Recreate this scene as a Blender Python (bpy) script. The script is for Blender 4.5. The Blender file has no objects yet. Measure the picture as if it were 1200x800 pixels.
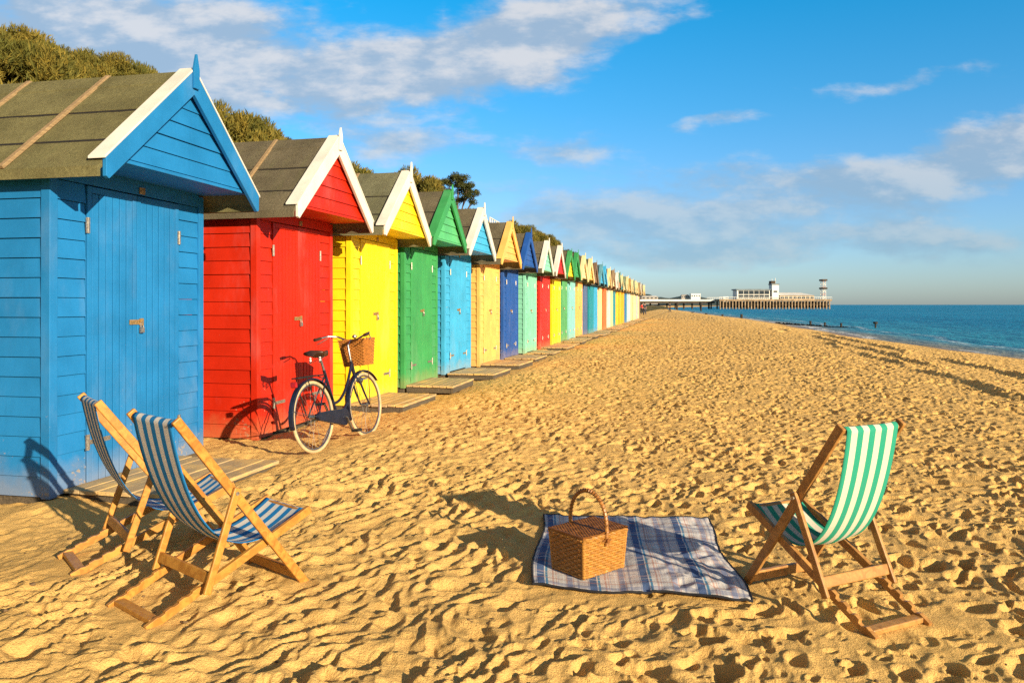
import bpy, math, random
import numpy as np
from mathutils import Vector, Matrix

random.seed(7)
scene = bpy.context.scene
COL = scene.collection
H = 1.4                                   # eye height
AZ = math.radians(12.7)                   # direction of the hut row, right of the view axis
CA, SA = math.cos(AZ), math.sin(AZ)
N2 = (CA, -SA)                            # towards the sea
U2 = (SA, CA)                             # along the row
CF = -4.5                                 # hut fronts
SUN_AZ, SUN_EL = math.radians(36), math.radians(16)


def cs(c, s, z=0.0):
    return Vector((c * CA + s * SA, -c * SA + s * CA, z))


# ------------------------------------------------------------------ mesh helpers
class MB:
    def __init__(self):
        self.v = []
        self.f = []

    def poly(self, pts, faces):
        b = len(self.v)
        self.v += [tuple(p) for p in pts]
        self.f += [tuple(i + b for i in q) for q in faces]
        return self

    def hexa(self, p):          # 8 points: bottom ring 0-3 ccw, top ring 4-7
        return self.poly(p, [(3, 2, 1, 0), (4, 5, 6, 7), (0, 1, 5, 4), (1, 2, 6, 5), (2, 3, 7, 6), (3, 0, 4, 7)])

    def box(self, x0, x1, y0, y1, z0, z1):
        return self.hexa([(x0, y0, z0), (x1, y0, z0), (x1, y1, z0), (x0, y1, z0),
                          (x0, y0, z1), (x1, y0, z1), (x1, y1, z1), (x0, y1, z1)])

    def prism(self, prof, p0, p1, f):
        """profile (list of 2d) mapped by f(a,b,t) for t=0,1"""
        n = len(prof)
        pts = [f(a, b, p0) for a, b in prof] + [f(a, b, p1) for a, b in prof]
        faces = [tuple(range(n))[::-1], tuple(range(n, 2 * n))]
        for i in range(n):
            j = (i + 1) % n
            faces.append((i, j, n + j, n + i))
        return self.poly(pts, faces)

    def beam(self, a, b, w, h, up=(0, 0, 1)):
        a, b = Vector(a), Vector(b)
        d = (b - a).normalized()
        up = Vector(up)
        sd = d.cross(up)
        if sd.length < 1e-4:
            sd = d.cross(Vector((0, 1, 0)))
        sd.normalize()
        u = sd.cross(d).normalized()
        sx, ux = sd * w / 2, u * h / 2
        return self.hexa([a - sx - ux, a + sx - ux, b + sx - ux, b - sx - ux,
                          a - sx + ux, a + sx + ux, b + sx + ux, b - sx + ux])

    def tube(self, pts, r, n=8, closed=False, cap=True):
        pts = [Vector(p) for p in pts]
        m = len(pts)
        rs = r if isinstance(r, (list, tuple)) else [r] * m
        base = len(self.v)
        prev = None
        for i, p in enumerate(pts):
            if closed:
                d = pts[(i + 1) % m] - pts[i - 1]
            else:
                d = pts[min(i + 1, m - 1)] - pts[max(i - 1, 0)]
            d.normalize()
            if prev is None:
                ref = Vector((0, 0, 1)) if abs(d.z) < .9 else Vector((0, 1, 0))
                a = d.cross(ref).normalized()
            else:
                a = (prev - d * prev.dot(d))
                if a.length < 1e-5:
                    a = d.orthogonal()
                a.normalize()
            prev = a
            b = d.cross(a)
            for k in range(n):
                t = 2 * math.pi * k / n
                self.v.append(tuple(p + (a * math.cos(t) + b * math.sin(t)) * rs[i]))
        for i in range(m if closed else m - 1):
            j = (i + 1) % m
            for k in range(n):
                l = (k + 1) % n
                self.f.append((base + i * n + k, base + i * n + l, base + j * n + l, base + j * n + k))
        if cap and not closed:
            self.f.append(tuple(base + k for k in range(n))[::-1])
            self.f.append(tuple(base + (m - 1) * n + k for k in range(n)))
        return self

    def disc(self, c, axis, r, t, n=24):
        c, axis = Vector(c), Vector(axis).normalized()
        return self.tube([c - axis * t / 2, c + axis * t / 2], r, n)

    def build(self, name, mat, parent=None, smooth=False, bevel=0, matrix=None):
        me = bpy.data.meshes.new(name)
        me.from_pydata(self.v, [], self.f)
        me.update()
        o = bpy.data.objects.new(name, me)
        COL.objects.link(o)
        if mat is not None:
            me.materials.append(mat)
        if smooth:
            me.polygons.foreach_set('use_smooth', [True] * len(me.polygons))
            me.set_sharp_from_angle(angle=math.radians(40))
        if bevel:
            m = o.modifiers.new('bevel', 'BEVEL')
            m.width = bevel
            m.segments = 2
            m.limit_method = 'ANGLE'
        if parent is not None:
            o.parent = parent
        return o


def tag(o, label=None, cat=None, group=None, kind=None):
    if label:
        o['label'] = label
    if cat:
        o['category'] = cat
    if group:
        o['group'] = group
    if kind:
        o['kind'] = kind
    return o


def empty(name, loc, rz=0.0, label=None, cat=None, group=None, rx=0.0):
    o = bpy.data.objects.new(name, None)
    o.empty_display_size = .2
    COL.objects.link(o)
    o.location = loc
    o.rotation_euler = (rx, 0, rz)
    return tag(o, label, cat, group)


# ------------------------------------------------------------------ node helpers
class NT:
    def __init__(self, tree):
        self.t = tree
        self.n = tree.nodes
        self.l = tree.links

    def node(self, typ, **kw):
        n = self.n.new(typ)
        for k, v in kw.items():
            setattr(n, k, v)
        return n

    def put(self, sock, val):
        if hasattr(val, 'is_linked') or isinstance(val, bpy.types.NodeSocket):
            self.l.new(val, sock)
        else:
            if sock.type == 'RGBA' and len(val) == 3:
                val = (*val, 1)
            sock.default_value = val

    def math(self, op, a, b=None, c=None, clamp=False):
        n = self.node('ShaderNodeMath', operation=op, use_clamp=clamp)
        self.put(n.inputs[0], a)
        if b is not None:
            self.put(n.inputs[1], b)
        if c is not None:
            self.put(n.inputs[2], c)
        return n.outputs[0]

    def vmath(self, op, a, b=None):
        n = self.node('ShaderNodeVectorMath', operation=op)
        self.put(n.inputs[0], a)
        if b is not None:
            self.put(n.inputs[1], b)
        return n.outputs[0]

    def mix(self, fac, a, b, blend='MIX'):
        n = self.node('ShaderNodeMix', data_type='RGBA', blend_type=blend)
        self.put(n.inputs[0], fac)
        self.put(n.inputs[6], a)
        self.put(n.inputs[7], b)
        return n.outputs[2]

    def noise(self, vec, scale, detail=4, rough=.55, dist=0.0, dim='3D', col=False):
        n = self.node('ShaderNodeTexNoise', noise_dimensions=dim)
        if vec is not None:
            self.l.new(vec, n.inputs['Vector'])
        n.inputs['Scale'].default_value = scale
        n.inputs['Detail'].default_value = detail
        n.inputs['Roughness'].default_value = rough
        n.inputs['Distortion'].default_value = dist
        return n.outputs['Color' if col else 'Fac']

    def ramp(self, val, lo, hi, a=0.0, b=1.0, smooth=True):
        n = self.node('ShaderNodeMapRange')
        if smooth:
            n.interpolation_type = 'SMOOTHSTEP'
        self.put(n.inputs[0], val)
        n.inputs[1].default_value = lo
        n.inputs[2].default_value = hi
        n.inputs[3].default_value = a
        n.inputs[4].default_value = b
        return n.outputs[0]

    def mapping(self, vec, scale=(1, 1, 1), rot=(0, 0, 0), loc=(0, 0, 0)):
        n = self.node('ShaderNodeMapping')
        self.l.new(vec, n.inputs[0])
        n.inputs['Scale'].default_value = scale
        n.inputs['Rotation'].default_value = rot
        n.inputs['Location'].default_value = loc
        return n.outputs[0]

    def coord(self, which='Object'):
        return self.node('ShaderNodeTexCoord').outputs[which]

    def sep(self, v):
        n = self.node('ShaderNodeSeparateXYZ')
        self.l.new(v, n.inputs[0])
        return n.outputs

    def comb(self, x, y, z):
        n = self.node('ShaderNodeCombineXYZ')
        for i, q in enumerate((x, y, z)):
            self.put(n.inputs[i], q)
        return n.outputs[0]


def new_mat(name, rough=.6, spec=.4, metal=0.0):
    m = bpy.data.materials.new(name)
    m.use_nodes = True
    nt = NT(m.node_tree)
    b = m.node_tree.nodes['Principled BSDF']
    b.inputs['Roughness'].default_value = rough
    b.inputs['Specular IOR Level'].default_value = spec
    b.inputs['Metallic'].default_value = metal
    return m, nt, b


def bump(nt, b, h, strength=.3, dist=.01):
    n = nt.node('ShaderNodeBump')
    n.inputs['Strength'].default_value = strength
    n.inputs['Distance'].default_value = dist
    nt.l.new(h, n.inputs['Height'])
    nt.l.new(n.outputs[0], b.inputs['Normal'])


def scl(c, k):
    return tuple(min(1, max(0, q * k)) for q in c)


_cache = {}


def paint(col, key='paint'):
    k = (key, col)
    if k in _cache:
        return _cache[k]
    m, nt, b = new_mat('painted_boards', .5, .22)
    co = nt.coord()
    oi = nt.node('ShaderNodeObjectInfo').outputs['Random']
    off = nt.vmath('ADD', co, nt.comb(nt.math('MULTIPLY', oi, 37.0), nt.math('MULTIPLY', oi, 19.0), nt.math('MULTIPLY', oi, 53.0)))
    n1 = nt.noise(off, 2.2, 5, .6)
    grain = nt.noise(nt.mapping(off, (6, 6, 60)), 3, 4, .6)
    streak = nt.noise(nt.mapping(off, (14, 14, 1.2)), 1.5, 4, .6)
    c = nt.mix(nt.ramp(n1, .3, .7), scl(col, .84), scl(col, 1.06))
    c = nt.mix(nt.math('MULTIPLY', nt.ramp(streak, .5, .8), .28), c, scl(col, .62))
    c = nt.mix(nt.math('MULTIPLY', nt.ramp(grain, .55, .75), .22), c, scl(tuple(q * .9 + .035 for q in col), 1.05))
    # board to board difference
    z = nt.sep(co)[2]
    wn = nt.node('ShaderNodeTexWhiteNoise', noise_dimensions='1D')
    nt.l.new(nt.math('FLOOR', nt.math('MULTIPLY', nt.math('ADD', z, nt.math('MULTIPLY', oi, 3.0)), 1 / .145)), wn.inputs['W'])
    c = nt.mix(nt.math('MULTIPLY', wn.outputs[0], .16), c, scl(col, .7))
    # chips, more of them low down
    chip = nt.noise(off, 32, 5, .7)
    patch = nt.noise(off, 2.7, 3, .5)
    low = nt.ramp(z, 0.0, .9, .09, 0.0)
    mask = nt.ramp(nt.math('ADD', nt.math('ADD', nt.math('MULTIPLY', chip, .62), nt.math('MULTIPLY', patch, .38)), low), .665, .70)
    c = nt.mix(nt.math('MULTIPLY', mask, .7), c, (.32, .25, .17))
    # sand dust splashed on the lowest boards, sun-bleached blotches higher up
    dust = nt.math('MULTIPLY', nt.ramp(nt.math('SUBTRACT', z, nt.math('MULTIPLY', nt.noise(off, 5, 4, .6), .34)), -.16, .12, 1, 0), .26)
    c = nt.mix(dust, c, (.50, .33, .14))
    bl = nt.noise(nt.mapping(off, (1, 1, .45)), 1.4, 5, .65)
    c = nt.mix(nt.math('MULTIPLY', nt.ramp(bl, .50, .72), .36), c, tuple(q * .72 + .12 for q in col))
    nt.put(b.inputs['Base Color'], c)
    nt.put(b.inputs['Roughness'], nt.ramp(n1, .2, .8, .42, .62))
    bump(nt, b, nt.math('ADD', nt.math('MULTIPLY', grain, .5), n1), .28, .004)
    _cache[k] = m
    return m


def wood(col, dark=None, key='wood', axis='x', rough=.55, bumps=.35):
    k = (key, col, axis)
    if k in _cache:
        return _cache[k]
    m, nt, b = new_mat(key, rough, .35)
    co = nt.coord()
    oi = nt.node('ShaderNodeObjectInfo').outputs['Random']
    off = nt.vmath('ADD', co, nt.comb(nt.math('MULTIPLY', oi, 17.0), nt.math('MULTIPLY', oi, 29.0), nt.math('MULTIPLY', oi, 41.0)))
    sc = {'x': (2, 45, 45), 'y': (45, 2, 45), 'z': (45, 45, 2), 'o': (16, 16, 16)}[axis]
    g = nt.noise(nt.mapping(off, sc), 1.2, 5, .62, 1.0)
    n1 = nt.noise(off, 3.2, 4, .6)
    dark = dark or scl(col, .5)
    c = nt.mix(nt.ramp(g, .35, .68), dark, col)
    c = nt.mix(nt.math('MULTIPLY', nt.ramp(n1, .35, .75), .45), c, scl(col, .72))
    c = nt.mix(nt.math('MULTIPLY', oi, .25), c, scl(col, .75))
    nt.put(b.inputs['Base Color'], c)
    bump(nt, b, g, bumps, .004)
    _cache[k] = m
    return m


def plain(name, col, rough=.5, metal=0.0, var=.25, scale=30, spec=.4, bumps=0.0):
    k = (name, col)
    if k in _cache:
        return _cache[k]
    m, nt, b = new_mat(name, rough, spec, metal)
    n1 = nt.noise(nt.coord(), scale, 4, .6)
    nt.put(b.inputs['Base Color'], nt.mix(nt.ramp(n1, .3, .7), scl(col, 1 - var), scl(col, 1 + var * .4)))
    if bumps:
        bump(nt, b, n1, bumps, .005)
    _cache[k] = m
    return m


def felt_mat(col):
    k = ('felt', col)
    if k in _cache:
        return _cache[k]
    m, nt, b = new_mat('roofing_felt', .95, .15)
    co = nt.coord()
    oi = nt.node('ShaderNodeObjectInfo').outputs['Random']
    off = nt.vmath('ADD', co, nt.comb(nt.math('MULTIPLY', oi, 17.0), nt.math('MULTIPLY', oi, 29.0), 0.0))
    g = nt.noise(off, 190, 3, .7)
    n1 = nt.noise(off, 2.3, 6, .65)
    st = nt.noise(nt.mapping(off, (1.2, 9, 1.2)), 1.3, 4, .6)
    mot = nt.noise(off, 38, 5, .7)
    c = nt.mix(nt.ramp(n1, .3, .7), scl(col, .6), scl(col, 1.3))
    c = nt.mix(nt.math('MULTIPLY', nt.ramp(mot, .38, .62), .55), c, scl(col, .55))
    run = nt.noise(nt.mapping(off, (1.0, 14, 1.0)), 2.6, 5, .7)
    c = nt.mix(nt.math('MULTIPLY', nt.ramp(run, .55, .72), .35), c, (.19, .15, .085))
    c = nt.mix(nt.math('MULTIPLY', nt.ramp(st, .5, .78), .55), c, scl((.11, .11, .045), 1))
    c = nt.mix(nt.math('MULTIPLY', nt.ramp(g, .4, .7), .5), c, scl(col, 1.6))
    lich = nt.ramp(nt.noise(off, 9, 5, .7), .67, .71)
    c = nt.mix(nt.math('MULTIPLY', lich, .6), c, (.23, .22, .12))
    nt.put(b.inputs['Base Color'], c)
    bump(nt, b, nt.math('ADD', nt.math('ADD', g, nt.math('MULTIPLY', n1, 3.0)), nt.math('MULTIPLY', mot, .8)), .7, .012)
    _cache[k] = m
    return m


# colours ------------------------------------------------------------
M_WHITE = paint((.70, .66, .58))
M_METAL = plain('galvanised_metal', (.5, .45, .38), .4, .8, .5, 60)
M_RUST = plain('rusty_brass', (.42, .27, .11), .5, .5, .5, 60)
M_DECK = wood((.58, .41, .20), (.33, .22, .11), 'weathered_planks', 'x', .8, .7)
_nt = NT(M_DECK.node_tree)
_b = M_DECK.node_tree.nodes['Principled BSDF']
_src = _b.inputs['Base Color'].links[0].from_socket
_co = _nt.node('ShaderNodeNewGeometry').outputs['Position']
_sm = _nt.ramp(_nt.math('ADD', _nt.math('MULTIPLY', _nt.noise(_co, 3.5, 4, .6), .7), _nt.math('MULTIPLY', _nt.noise(_co, 60, 3, .7), .3)), .47, .6)
_nt.put(_b.inputs['Base Color'], _nt.mix(_nt.math('MULTIPLY', _sm, .75), _src, (.74, .46, .15)))   # blown sand
M_BEAM = wood((.13, .10, .065), (.05, .04, .028), 'old_timber', 'x', .85, .7)
M_BATTEN = wood((.36, .245, .125), (.2, .13, .065), 'roof_batten', 'x', .8, .5)
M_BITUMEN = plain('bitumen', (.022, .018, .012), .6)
M_STONE = plain('concrete_block', (.25, .22, .18), .9, 0, .4, 12, .2, .5)

# ------------------------------------------------------------------ beach terrain
def perlin(x, y, seed=0):
    xi = np.floor(x).astype(np.int64)
    yi = np.floor(y).astype(np.int64)
    xf, yf = x - xi, y - yi

    def g(ix, iy, fx, fy):
        h = (ix * 374761393 + iy * 668265263 + seed * 1442695041) & 0xffffffff
        h = ((h ^ (h >> 13)) * 1274126177) & 0xffffffff
        h = h ^ (h >> 16)
        a = (h & 0xffff) * (2 * np.pi / 65536)
        return np.cos(a) * fx + np.sin(a) * fy
    u = xf * xf * xf * (xf * (xf * 6 - 15) + 10)
    v = yf * yf * yf * (yf * (yf * 6 - 15) + 10)
    a = g(xi, yi, xf, yf) * (1 - u) + g(xi + 1, yi, xf - 1, yf) * u
    b = g(xi, yi + 1, xf, yf - 1) * (1 - u) + g(xi + 1, yi + 1, xf - 1, yf - 1) * u
    return (a * (1 - v) + b * v) * 1.5


def smooth(x, a, b):
    t = np.clip((x - a) / (b - a), 0, 1)
    return t * t * (3 - 2 * t)


def prints(x, y, cell, seed, r0, r1, elong, ang):
    """trodden dents with a soft raised rim"""
    ca, sa = math.cos(ang), math.sin(ang)
    xi = np.floor(x / cell).astype(np.int64)
    yi = np.floor(y / cell).astype(np.int64)
    out = np.zeros_like(x)
    for dx in (-1, 0, 1):
        for dy in (-1, 0, 1):
            ix, iy = xi + dx, yi + dy
            h = (ix * 374761393 + iy * 668265263 + seed * 974711) & 0xffffffff
            h = ((h ^ (h >> 13)) * 1274126177) & 0xffffffff
            h = h ^ (h >> 16)
            h2 = (h * 2246822519 + 3266489917) & 0xffffffff
            h2 = h2 ^ (h2 >> 15)
            px = (ix + (h & 1023) / 1023) * cell
            py = (iy + ((h >> 10) & 1023) / 1023) * cell
            rad = r0 + (r1 - r0) * ((h2 & 1023) / 1023)
            dep = (.45 + .55 * (((h2 >> 10) & 1023) / 1023)) * (((h2 >> 20) & 255) > 48)
            th = ang + (((h >> 20) & 1023) / 1023 - .5) * 1.5
            ct, stt = np.cos(th), np.sin(th)
            ex, ey = x - px, y - py
            a = (ex * ct + ey * stt) / (rad * elong)
            b = (-ex * stt + ey * ct) / rad
            q = np.sqrt(a * a + b * b)
            prof = -np.clip(1 - q ** 3, 0, 1) + .24 * np.exp(-((q - 1.25) / .25) ** 2)
            out += prof * dep * rad
    return out


SH_S = np.array([-200, 0, 36, 44, 58, 108, 148, 302, 420, 520, 800, 1200, 1430, 1600, 3000, 9000.])
SH_C = np.array([22, 16.5, 14.0, 13.0, 12.2, 11.0, 7.2, -1.4, -22, -24, 10, 52, 70, -300, -3000, -9000.])
SEA = -.9


def shore_c(s):
    return np.interp(s, SH_S, SH_C)


RUG = [(.105, 3.784), (1.115, 3.61), (1.249, 4.94), (.202, 5.06)]
CHAIRS = {}          # name -> (x, y, heading)
CHAIRS['B'] = (-1.72, 3.455, math.atan2(.77, .64))
CHAIRS['A'] = (-2.39, 4.13, math.atan2(.63, .77))
CHAIRS['R'] = (1.672, 3.305, math.atan2(.90, -.43))
FLAT = []            # (x, y, radius, strength)
for (x, y, h) in CHAIRS.values():
    for l in (0.02, .71):
        for w in (-.19, .19):
            FLAT.append((x + l * math.cos(h) - w * math.sin(h), y + l * math.sin(h) + w * math.cos(h), .13, .95))
BIKE = (-1.89, 7.43, math.atan2(.947, .32))
FLAT += [(x + .03 * math.cos(h), y + .03 * math.sin(h), .16, .95) for (x, y, h) in CHAIRS.values()]
FLAT += [(BIKE[0], BIKE[1], .25, .95), (BIKE[0] + 1.0 * .32, BIKE[1] + .947, .25, .95)]
FLAT += [(.40, 4.02, .33, .93)]


def sand_h(x, y):
    x = np.asarray(x, dtype=float)
    y = np.asarray(y, dtype=float)
    c = x * CA - y * SA
    s = x * SA + y * CA
    r = np.hypot(x, y)
    sc = shore_c(s) + .8 * perlin(s / 9, s * 0 + 3.3, 5) * smooth(r, 10, 30)
    c0 = np.minimum(4.0, sc - 9)
    t = (c - c0) / np.maximum(sc - c0, 1)
    base = np.where(t > 0, SEA * np.clip(t, 0, 1) ** 1.35, 0) - np.clip(c - sc, 0, 60) * .09
    base = base - .07 * smooth(-c, 3.2, 4.0)
    base = base + .03 * perlin(x / 2.3, y / 2.3, 3) * smooth(r, 5, 9)
    dry = smooth(sc - c, 1.0, 6.0)
    near_hut = 1 - .55 * smooth(-c, 2.8, 3.7)
    base = base + np.exp(-((c + 4.42) / .22) ** 2) * (.03 + .06 * perlin(s / .7, c / .7, 93)) * smooth(s, 3, 5)
    # wind and feet: long troughs across the light on the left, prints everywhere
    wx = x + .10 * perlin(x / .5, y / .5, 21) + .02 * perlin(x / .09, y / .09, 23)
    wy = y + .10 * perlin(x / .5, y / .5, 22) + .02 * perlin(x / .09, y / .09, 24)
    e1 = wx * .49 + wy * .87
    e2 = wx * .87 - wy * .49
    rid = perlin(e1 / .205, e2 / .115, 31)
    rid = .62 - 1.55 * np.abs(rid) + .55 * perlin(e1 / .30, e2 / .18, 33)
    rid2 = .5 - 1.3 * np.abs(perlin(e1 / .13 + 7, e2 / .06, 32))
    left = smooth(-x + .12 * y, -1.0, 1.2)
    far = smooth(r, 14, 40)
    patch = .72 + .42 * np.clip(perlin(x / 1.3, y / 1.3, 91) + .2, -.6, .7)
    d = (.036 * rid + .0105 * rid2) * (.20 + .84 * left) * (1 - .3 * far)
    pr = prints(wx, wy, .165, 1, .026, .054, 1.5, 1.06)
    pr2 = prints(wx + 9.1, wy + 3.3, .10, 2, .013, .030, 1.3, .8)
    pr3 = prints(wx + 4.7, wy - 8.3, .27, 6, .04, .08, 1.6, .5)
    d = d + pr * (1.35 - .75 * left) + pr2 * (.85 - .35 * left) + pr3 * (.62 - .3 * left)
    lump = perlin(x / .16, y / .16, 41)
    d = d + .004 * lump + .003 * perlin(x / .07, y / .07, 42) + .0018 * perlin(x / .033, y / .033, 43)
    # far prints: coarser so that they still read at distance
    d = d + smooth(r, 9, 25) * prints(x, y, .26, 4, .05, .09, 1.6, 1.06) * .85
    d = d + .012 * perlin(x / .9, y / .9, 11)
    d = d * dry * near_hut
    # faint drag lines and scarps higher on the beach towards the water
    for (cl, sd) in ((5.1, 51), (5.9, 53), (7.2, 55)):
        q = c - cl + .55 * perlin(s / 4, c * 0, sd)
        d = d + .10 * np.exp(-(q / .14) ** 2) * smooth(perlin(s / 6.0, c * .4, sd + 1), -.35, .1) * smooth(s, 10, 14) * (1 - smooth(s, 45, 60))
    d = d * 1.0 * patch
    k = np.ones_like(x)
    # under the blanket
    cx, cy = .67, 4.35
    k = k * (1 - .72 * smooth(-np.maximum(np.abs(x - cx) / .62, np.abs(y - cy) / .78), -1.04, -.93))
    for (fx, fy, fr, st) in FLAT:
        k = k * (1 - st * np.exp(-((x - fx) ** 2 + (y - fy) ** 2) / (fr * fr)))
    return base + d * k


def hz(x, y):
    return float(sand_h(np.array([x]), np.array([y]))[0])


def polar_sheet(name, az, rad, zf, mat, attrs):
    A, R = np.meshgrid(az, rad)
    X, Y = R * np.sin(A), R * np.cos(A)
    Z = zf(X.ravel(), Y.ravel())
    nr, na = X.shape
    co = np.stack([X.ravel(), Y.ravel(), Z], 1).astype(np.float32)
    idx = np.arange(nr * na).reshape(nr, na)
    q = np.stack([idx[:-1, :-1], idx[:-1, 1:], idx[1:, 1:], idx[1:, :-1]], -1).reshape(-1, 4)[:, ::-1].copy()
    me = bpy.data.meshes.new(name)
    me.vertices.add(len(co))
    me.vertices.foreach_set('co', co.ravel())
    me.loops.add(len(q) * 4)
    me.loops.foreach_set('vertex_index', q.ravel().astype(np.int32))
    me.polygons.add(len(q))
    me.polygons.foreach_set('loop_start', np.arange(0, len(q) * 4, 4, dtype=np.int32))
    me.polygons.foreach_set('use_smooth', np.ones(len(q), dtype=bool))
    me.update(calc_edges=True)
    for an, fn in attrs.items():
        a = me.attributes.new(an, 'FLOAT', 'POINT')
        a.data.foreach_set('value', fn(co[:, 0].astype(float), co[:, 1].astype(float)).astype(np.float32))
    o = bpy.data.objects.new(name, me)
    COL.objects.link(o)
    me.materials.append(mat)
    tag(o, kind='structure')
    return o


def shore_dist(x, y):
    c = x * CA - y * SA
    s = x * SA + y * CA
    return c - shore_c(s) - .8 * perlin(s / 9, s * 0 + 3.3, 5)


# sand material
m, nt, b = new_mat('beach_sand', .92, .15)
co = nt.coord()
n1 = nt.noise(co, .9, 5, .6)
n2 = nt.noise(co, 14, 5, .65)
n3 = nt.noise(co, 260, 3, .7)
SANDC = (.80, .49, .155)
c = nt.mix(nt.ramp(n1, .3, .7), scl(SANDC, .88), scl(SANDC, 1.07))
c = nt.mix(nt.math('MULTIPLY', nt.ramp(n2, .45, .75), .32), c, (.66, .40, .13))
c = nt.mix(nt.math('MULTIPLY', nt.ramp(n3, .45, .75), .5), c, (.66, .40, .135))
n4 = nt.noise(co, 95, 3, .7)
c = nt.mix(nt.math('MULTIPLY', nt.ramp(n4, .55, .7), .35), c, (.80, .52, .20))
peb = nt.ramp(nt.noise(co, 55, 2, .6), .735, .76)
c = nt.mix(nt.math('MULTIPLY', peb, .6), c, (.26, .17, .075))
at = nt.node('ShaderNodeAttribute', attribute_name='shore').outputs['Fac']
wet = nt.ramp(nt.math('ADD', at, nt.math('MULTIPLY', nt.noise(co, .35, 3, .5), 2.0)), -2.6, .2)
c = nt.mix(wet, c, (.22, .135, .055))
nt.put(b.inputs['Base Color'], c)
nt.put(b.inputs['Roughness'], nt.ramp(wet, 0, 1, .95, .35))
bump(nt, b, nt.math('ADD', nt.math('ADD', nt.math('MULTIPLY', n3, .5), nt.math('MULTIPLY', n4, 1.0)), nt.math('MULTIPLY', n2, 1.3)), 1.0, .012)
M_SAND = m

# water material
m, nt, b = new_mat('sea_water', .3, .2)
co = nt.coord()
at = nt.node('ShaderNodeAttribute', attribute_name='shore').outputs['Fac']
big = nt.noise(nt.mapping(co, (.05, .012, 1), (0, 0, -AZ - .3)), 1.0, 3, .5)
wv = nt.noise(nt.mapping(co, (.5, .14, 1), (0, 0, -AZ)), 1.0, 5, .6)
wv2 = nt.noise(nt.mapping(co, (2.2, .8, 1), (0, 0, -AZ)), 1.0, 4, .6)
deep = nt.mix(nt.ramp(big, .3, .7), (.005, .18, .315), (.008, .225, .385))
shallow = (.03, .25, .34)
wc = nt.mix(nt.ramp(at, 1.0, 26.0), shallow, deep)
wc = nt.mix(nt.math('MULTIPLY', nt.ramp(wv, .52, .68), .5), wc, (.0, .12, .21))
sandy = nt.mix(nt.ramp(at, 0.2, 5.0), (.22, .19, .11), wc)
wn = nt.noise(nt.mapping(co, (.9, .35, 1), (0, 0, -AZ)), 1.0, 6, .7)
wline = nt.math('ADD', at, nt.math('MULTIPLY', nt.noise(nt.mapping(co, (.06, .06, 1)), 1.0, 3, .5), 6.0))
foam1 = nt.math('MULTIPLY', nt.ramp(wline, 2.6, 3.1), nt.ramp(wline, 4.4, 3.6))
foam2 = nt.math('MULTIPLY', nt.ramp(wline, 7.2, 7.6), nt.ramp(wline, 8.3, 7.8))
foam = nt.math('MULTIPLY', nt.math('MAXIMUM', foam1, nt.math('MULTIPLY', foam2, .5)), nt.ramp(wn, .41, .58, 0, .9), clamp=True)
nt.put(b.inputs['Base Color'], nt.mix(foam, sandy, (.75, .75, .74)))
nt.put(b.inputs['Roughness'], nt.ramp(foam, 0, 1, .42, .8))
bump(nt, b, nt.math('ADD', nt.math('MULTIPLY', wv, 1.0), nt.math('MULTIPLY', wv2, .35)), 1.0, .9)
M_SEA = m

az_d = np.radians(np.linspace(-37, 37, 1200))
az = np.radians(np.concatenate([np.linspace(-180, -56, 70, endpoint=False), np.linspace(-56, -37, 190, endpoint=False)])).tolist() + az_d.tolist() + np.radians(np.concatenate([np.linspace(37, 56, 191)[1:], np.linspace(56, 180, 71)[1:]])).tolist()
az = np.array(az)
rad = np.concatenate([np.linspace(.05, 2.0, 30, endpoint=False), np.exp(np.arange(math.log(2.0), math.log(70), .0031)),
                      np.exp(np.linspace(math.log(70.5), math.log(7000), 160))])
sand = polar_sheet('beach_sand', az, rad, sand_h, M_SAND, {'shore': shore_dist})

az = np.radians(np.concatenate([np.linspace(-20, 2, 30, endpoint=False), np.linspace(2, 48, 520), np.linspace(48, 110, 40)[1:]]))
rad = np.exp(np.concatenate([np.arange(math.log(12), math.log(200), .009), np.linspace(math.log(202), math.log(40000), 180)]))


def sea_z(x, y):
    d = shore_dist(x, y)
    r = np.hypot(x, y)
    w = .05 * np.sin(d * 1.35 + 2.2 * perlin(x / 14, y / 14, 7)) * smooth(d, .5, 5) * (1 - smooth(d, 25, 60))
    w = w + .05 * perlin(x / 3.0, y / 6.0, 8) * smooth(d, 2, 10) * (1 - smooth(r, 100, 200))
    return SEA + w


sea = polar_sheet('sea', az, rad, sea_z, M_SEA, {'shore': shore_dist})

# ------------------------------------------------------------------ beach huts
DEPTH = 2.35
ZA, SL = 3.31, .9           # ridge height, roof slope
EY = .52                    # gable overhang


def lap(mb, x0, x1, z0, z1, fmap, pitch=.145, tk=.021, rnd=None, half=None):
    """horizontal lapped boards: wedge prisms. fmap(along, out, z)."""
    z = z0
    while z < z1 - .02:
        t = min(z + pitch, z1)
        j = (rnd.uniform(-.002, .002) if rnd else 0)
        a0, a1, b0, b1 = x0, x1, x0, x1
        if half:
            a0, a1 = -half(z), half(z)
            b0, b1 = -half(t), half(t)
            if b1 < .01:
                b0, b1 = -.005, .005
        o = tk + j
        i = .006 + j
        zz = z + .004
        mb.hexa([fmap(a0, -.01, zz), fmap(a0, o, zz), fmap(a1, o, zz), fmap(a1, -.01, zz),
                 fmap(b0, -.01, t), fmap(b0, i, t), fmap(b1, i, t), fmap(b1, -.01, t)])
        z += pitch


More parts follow.
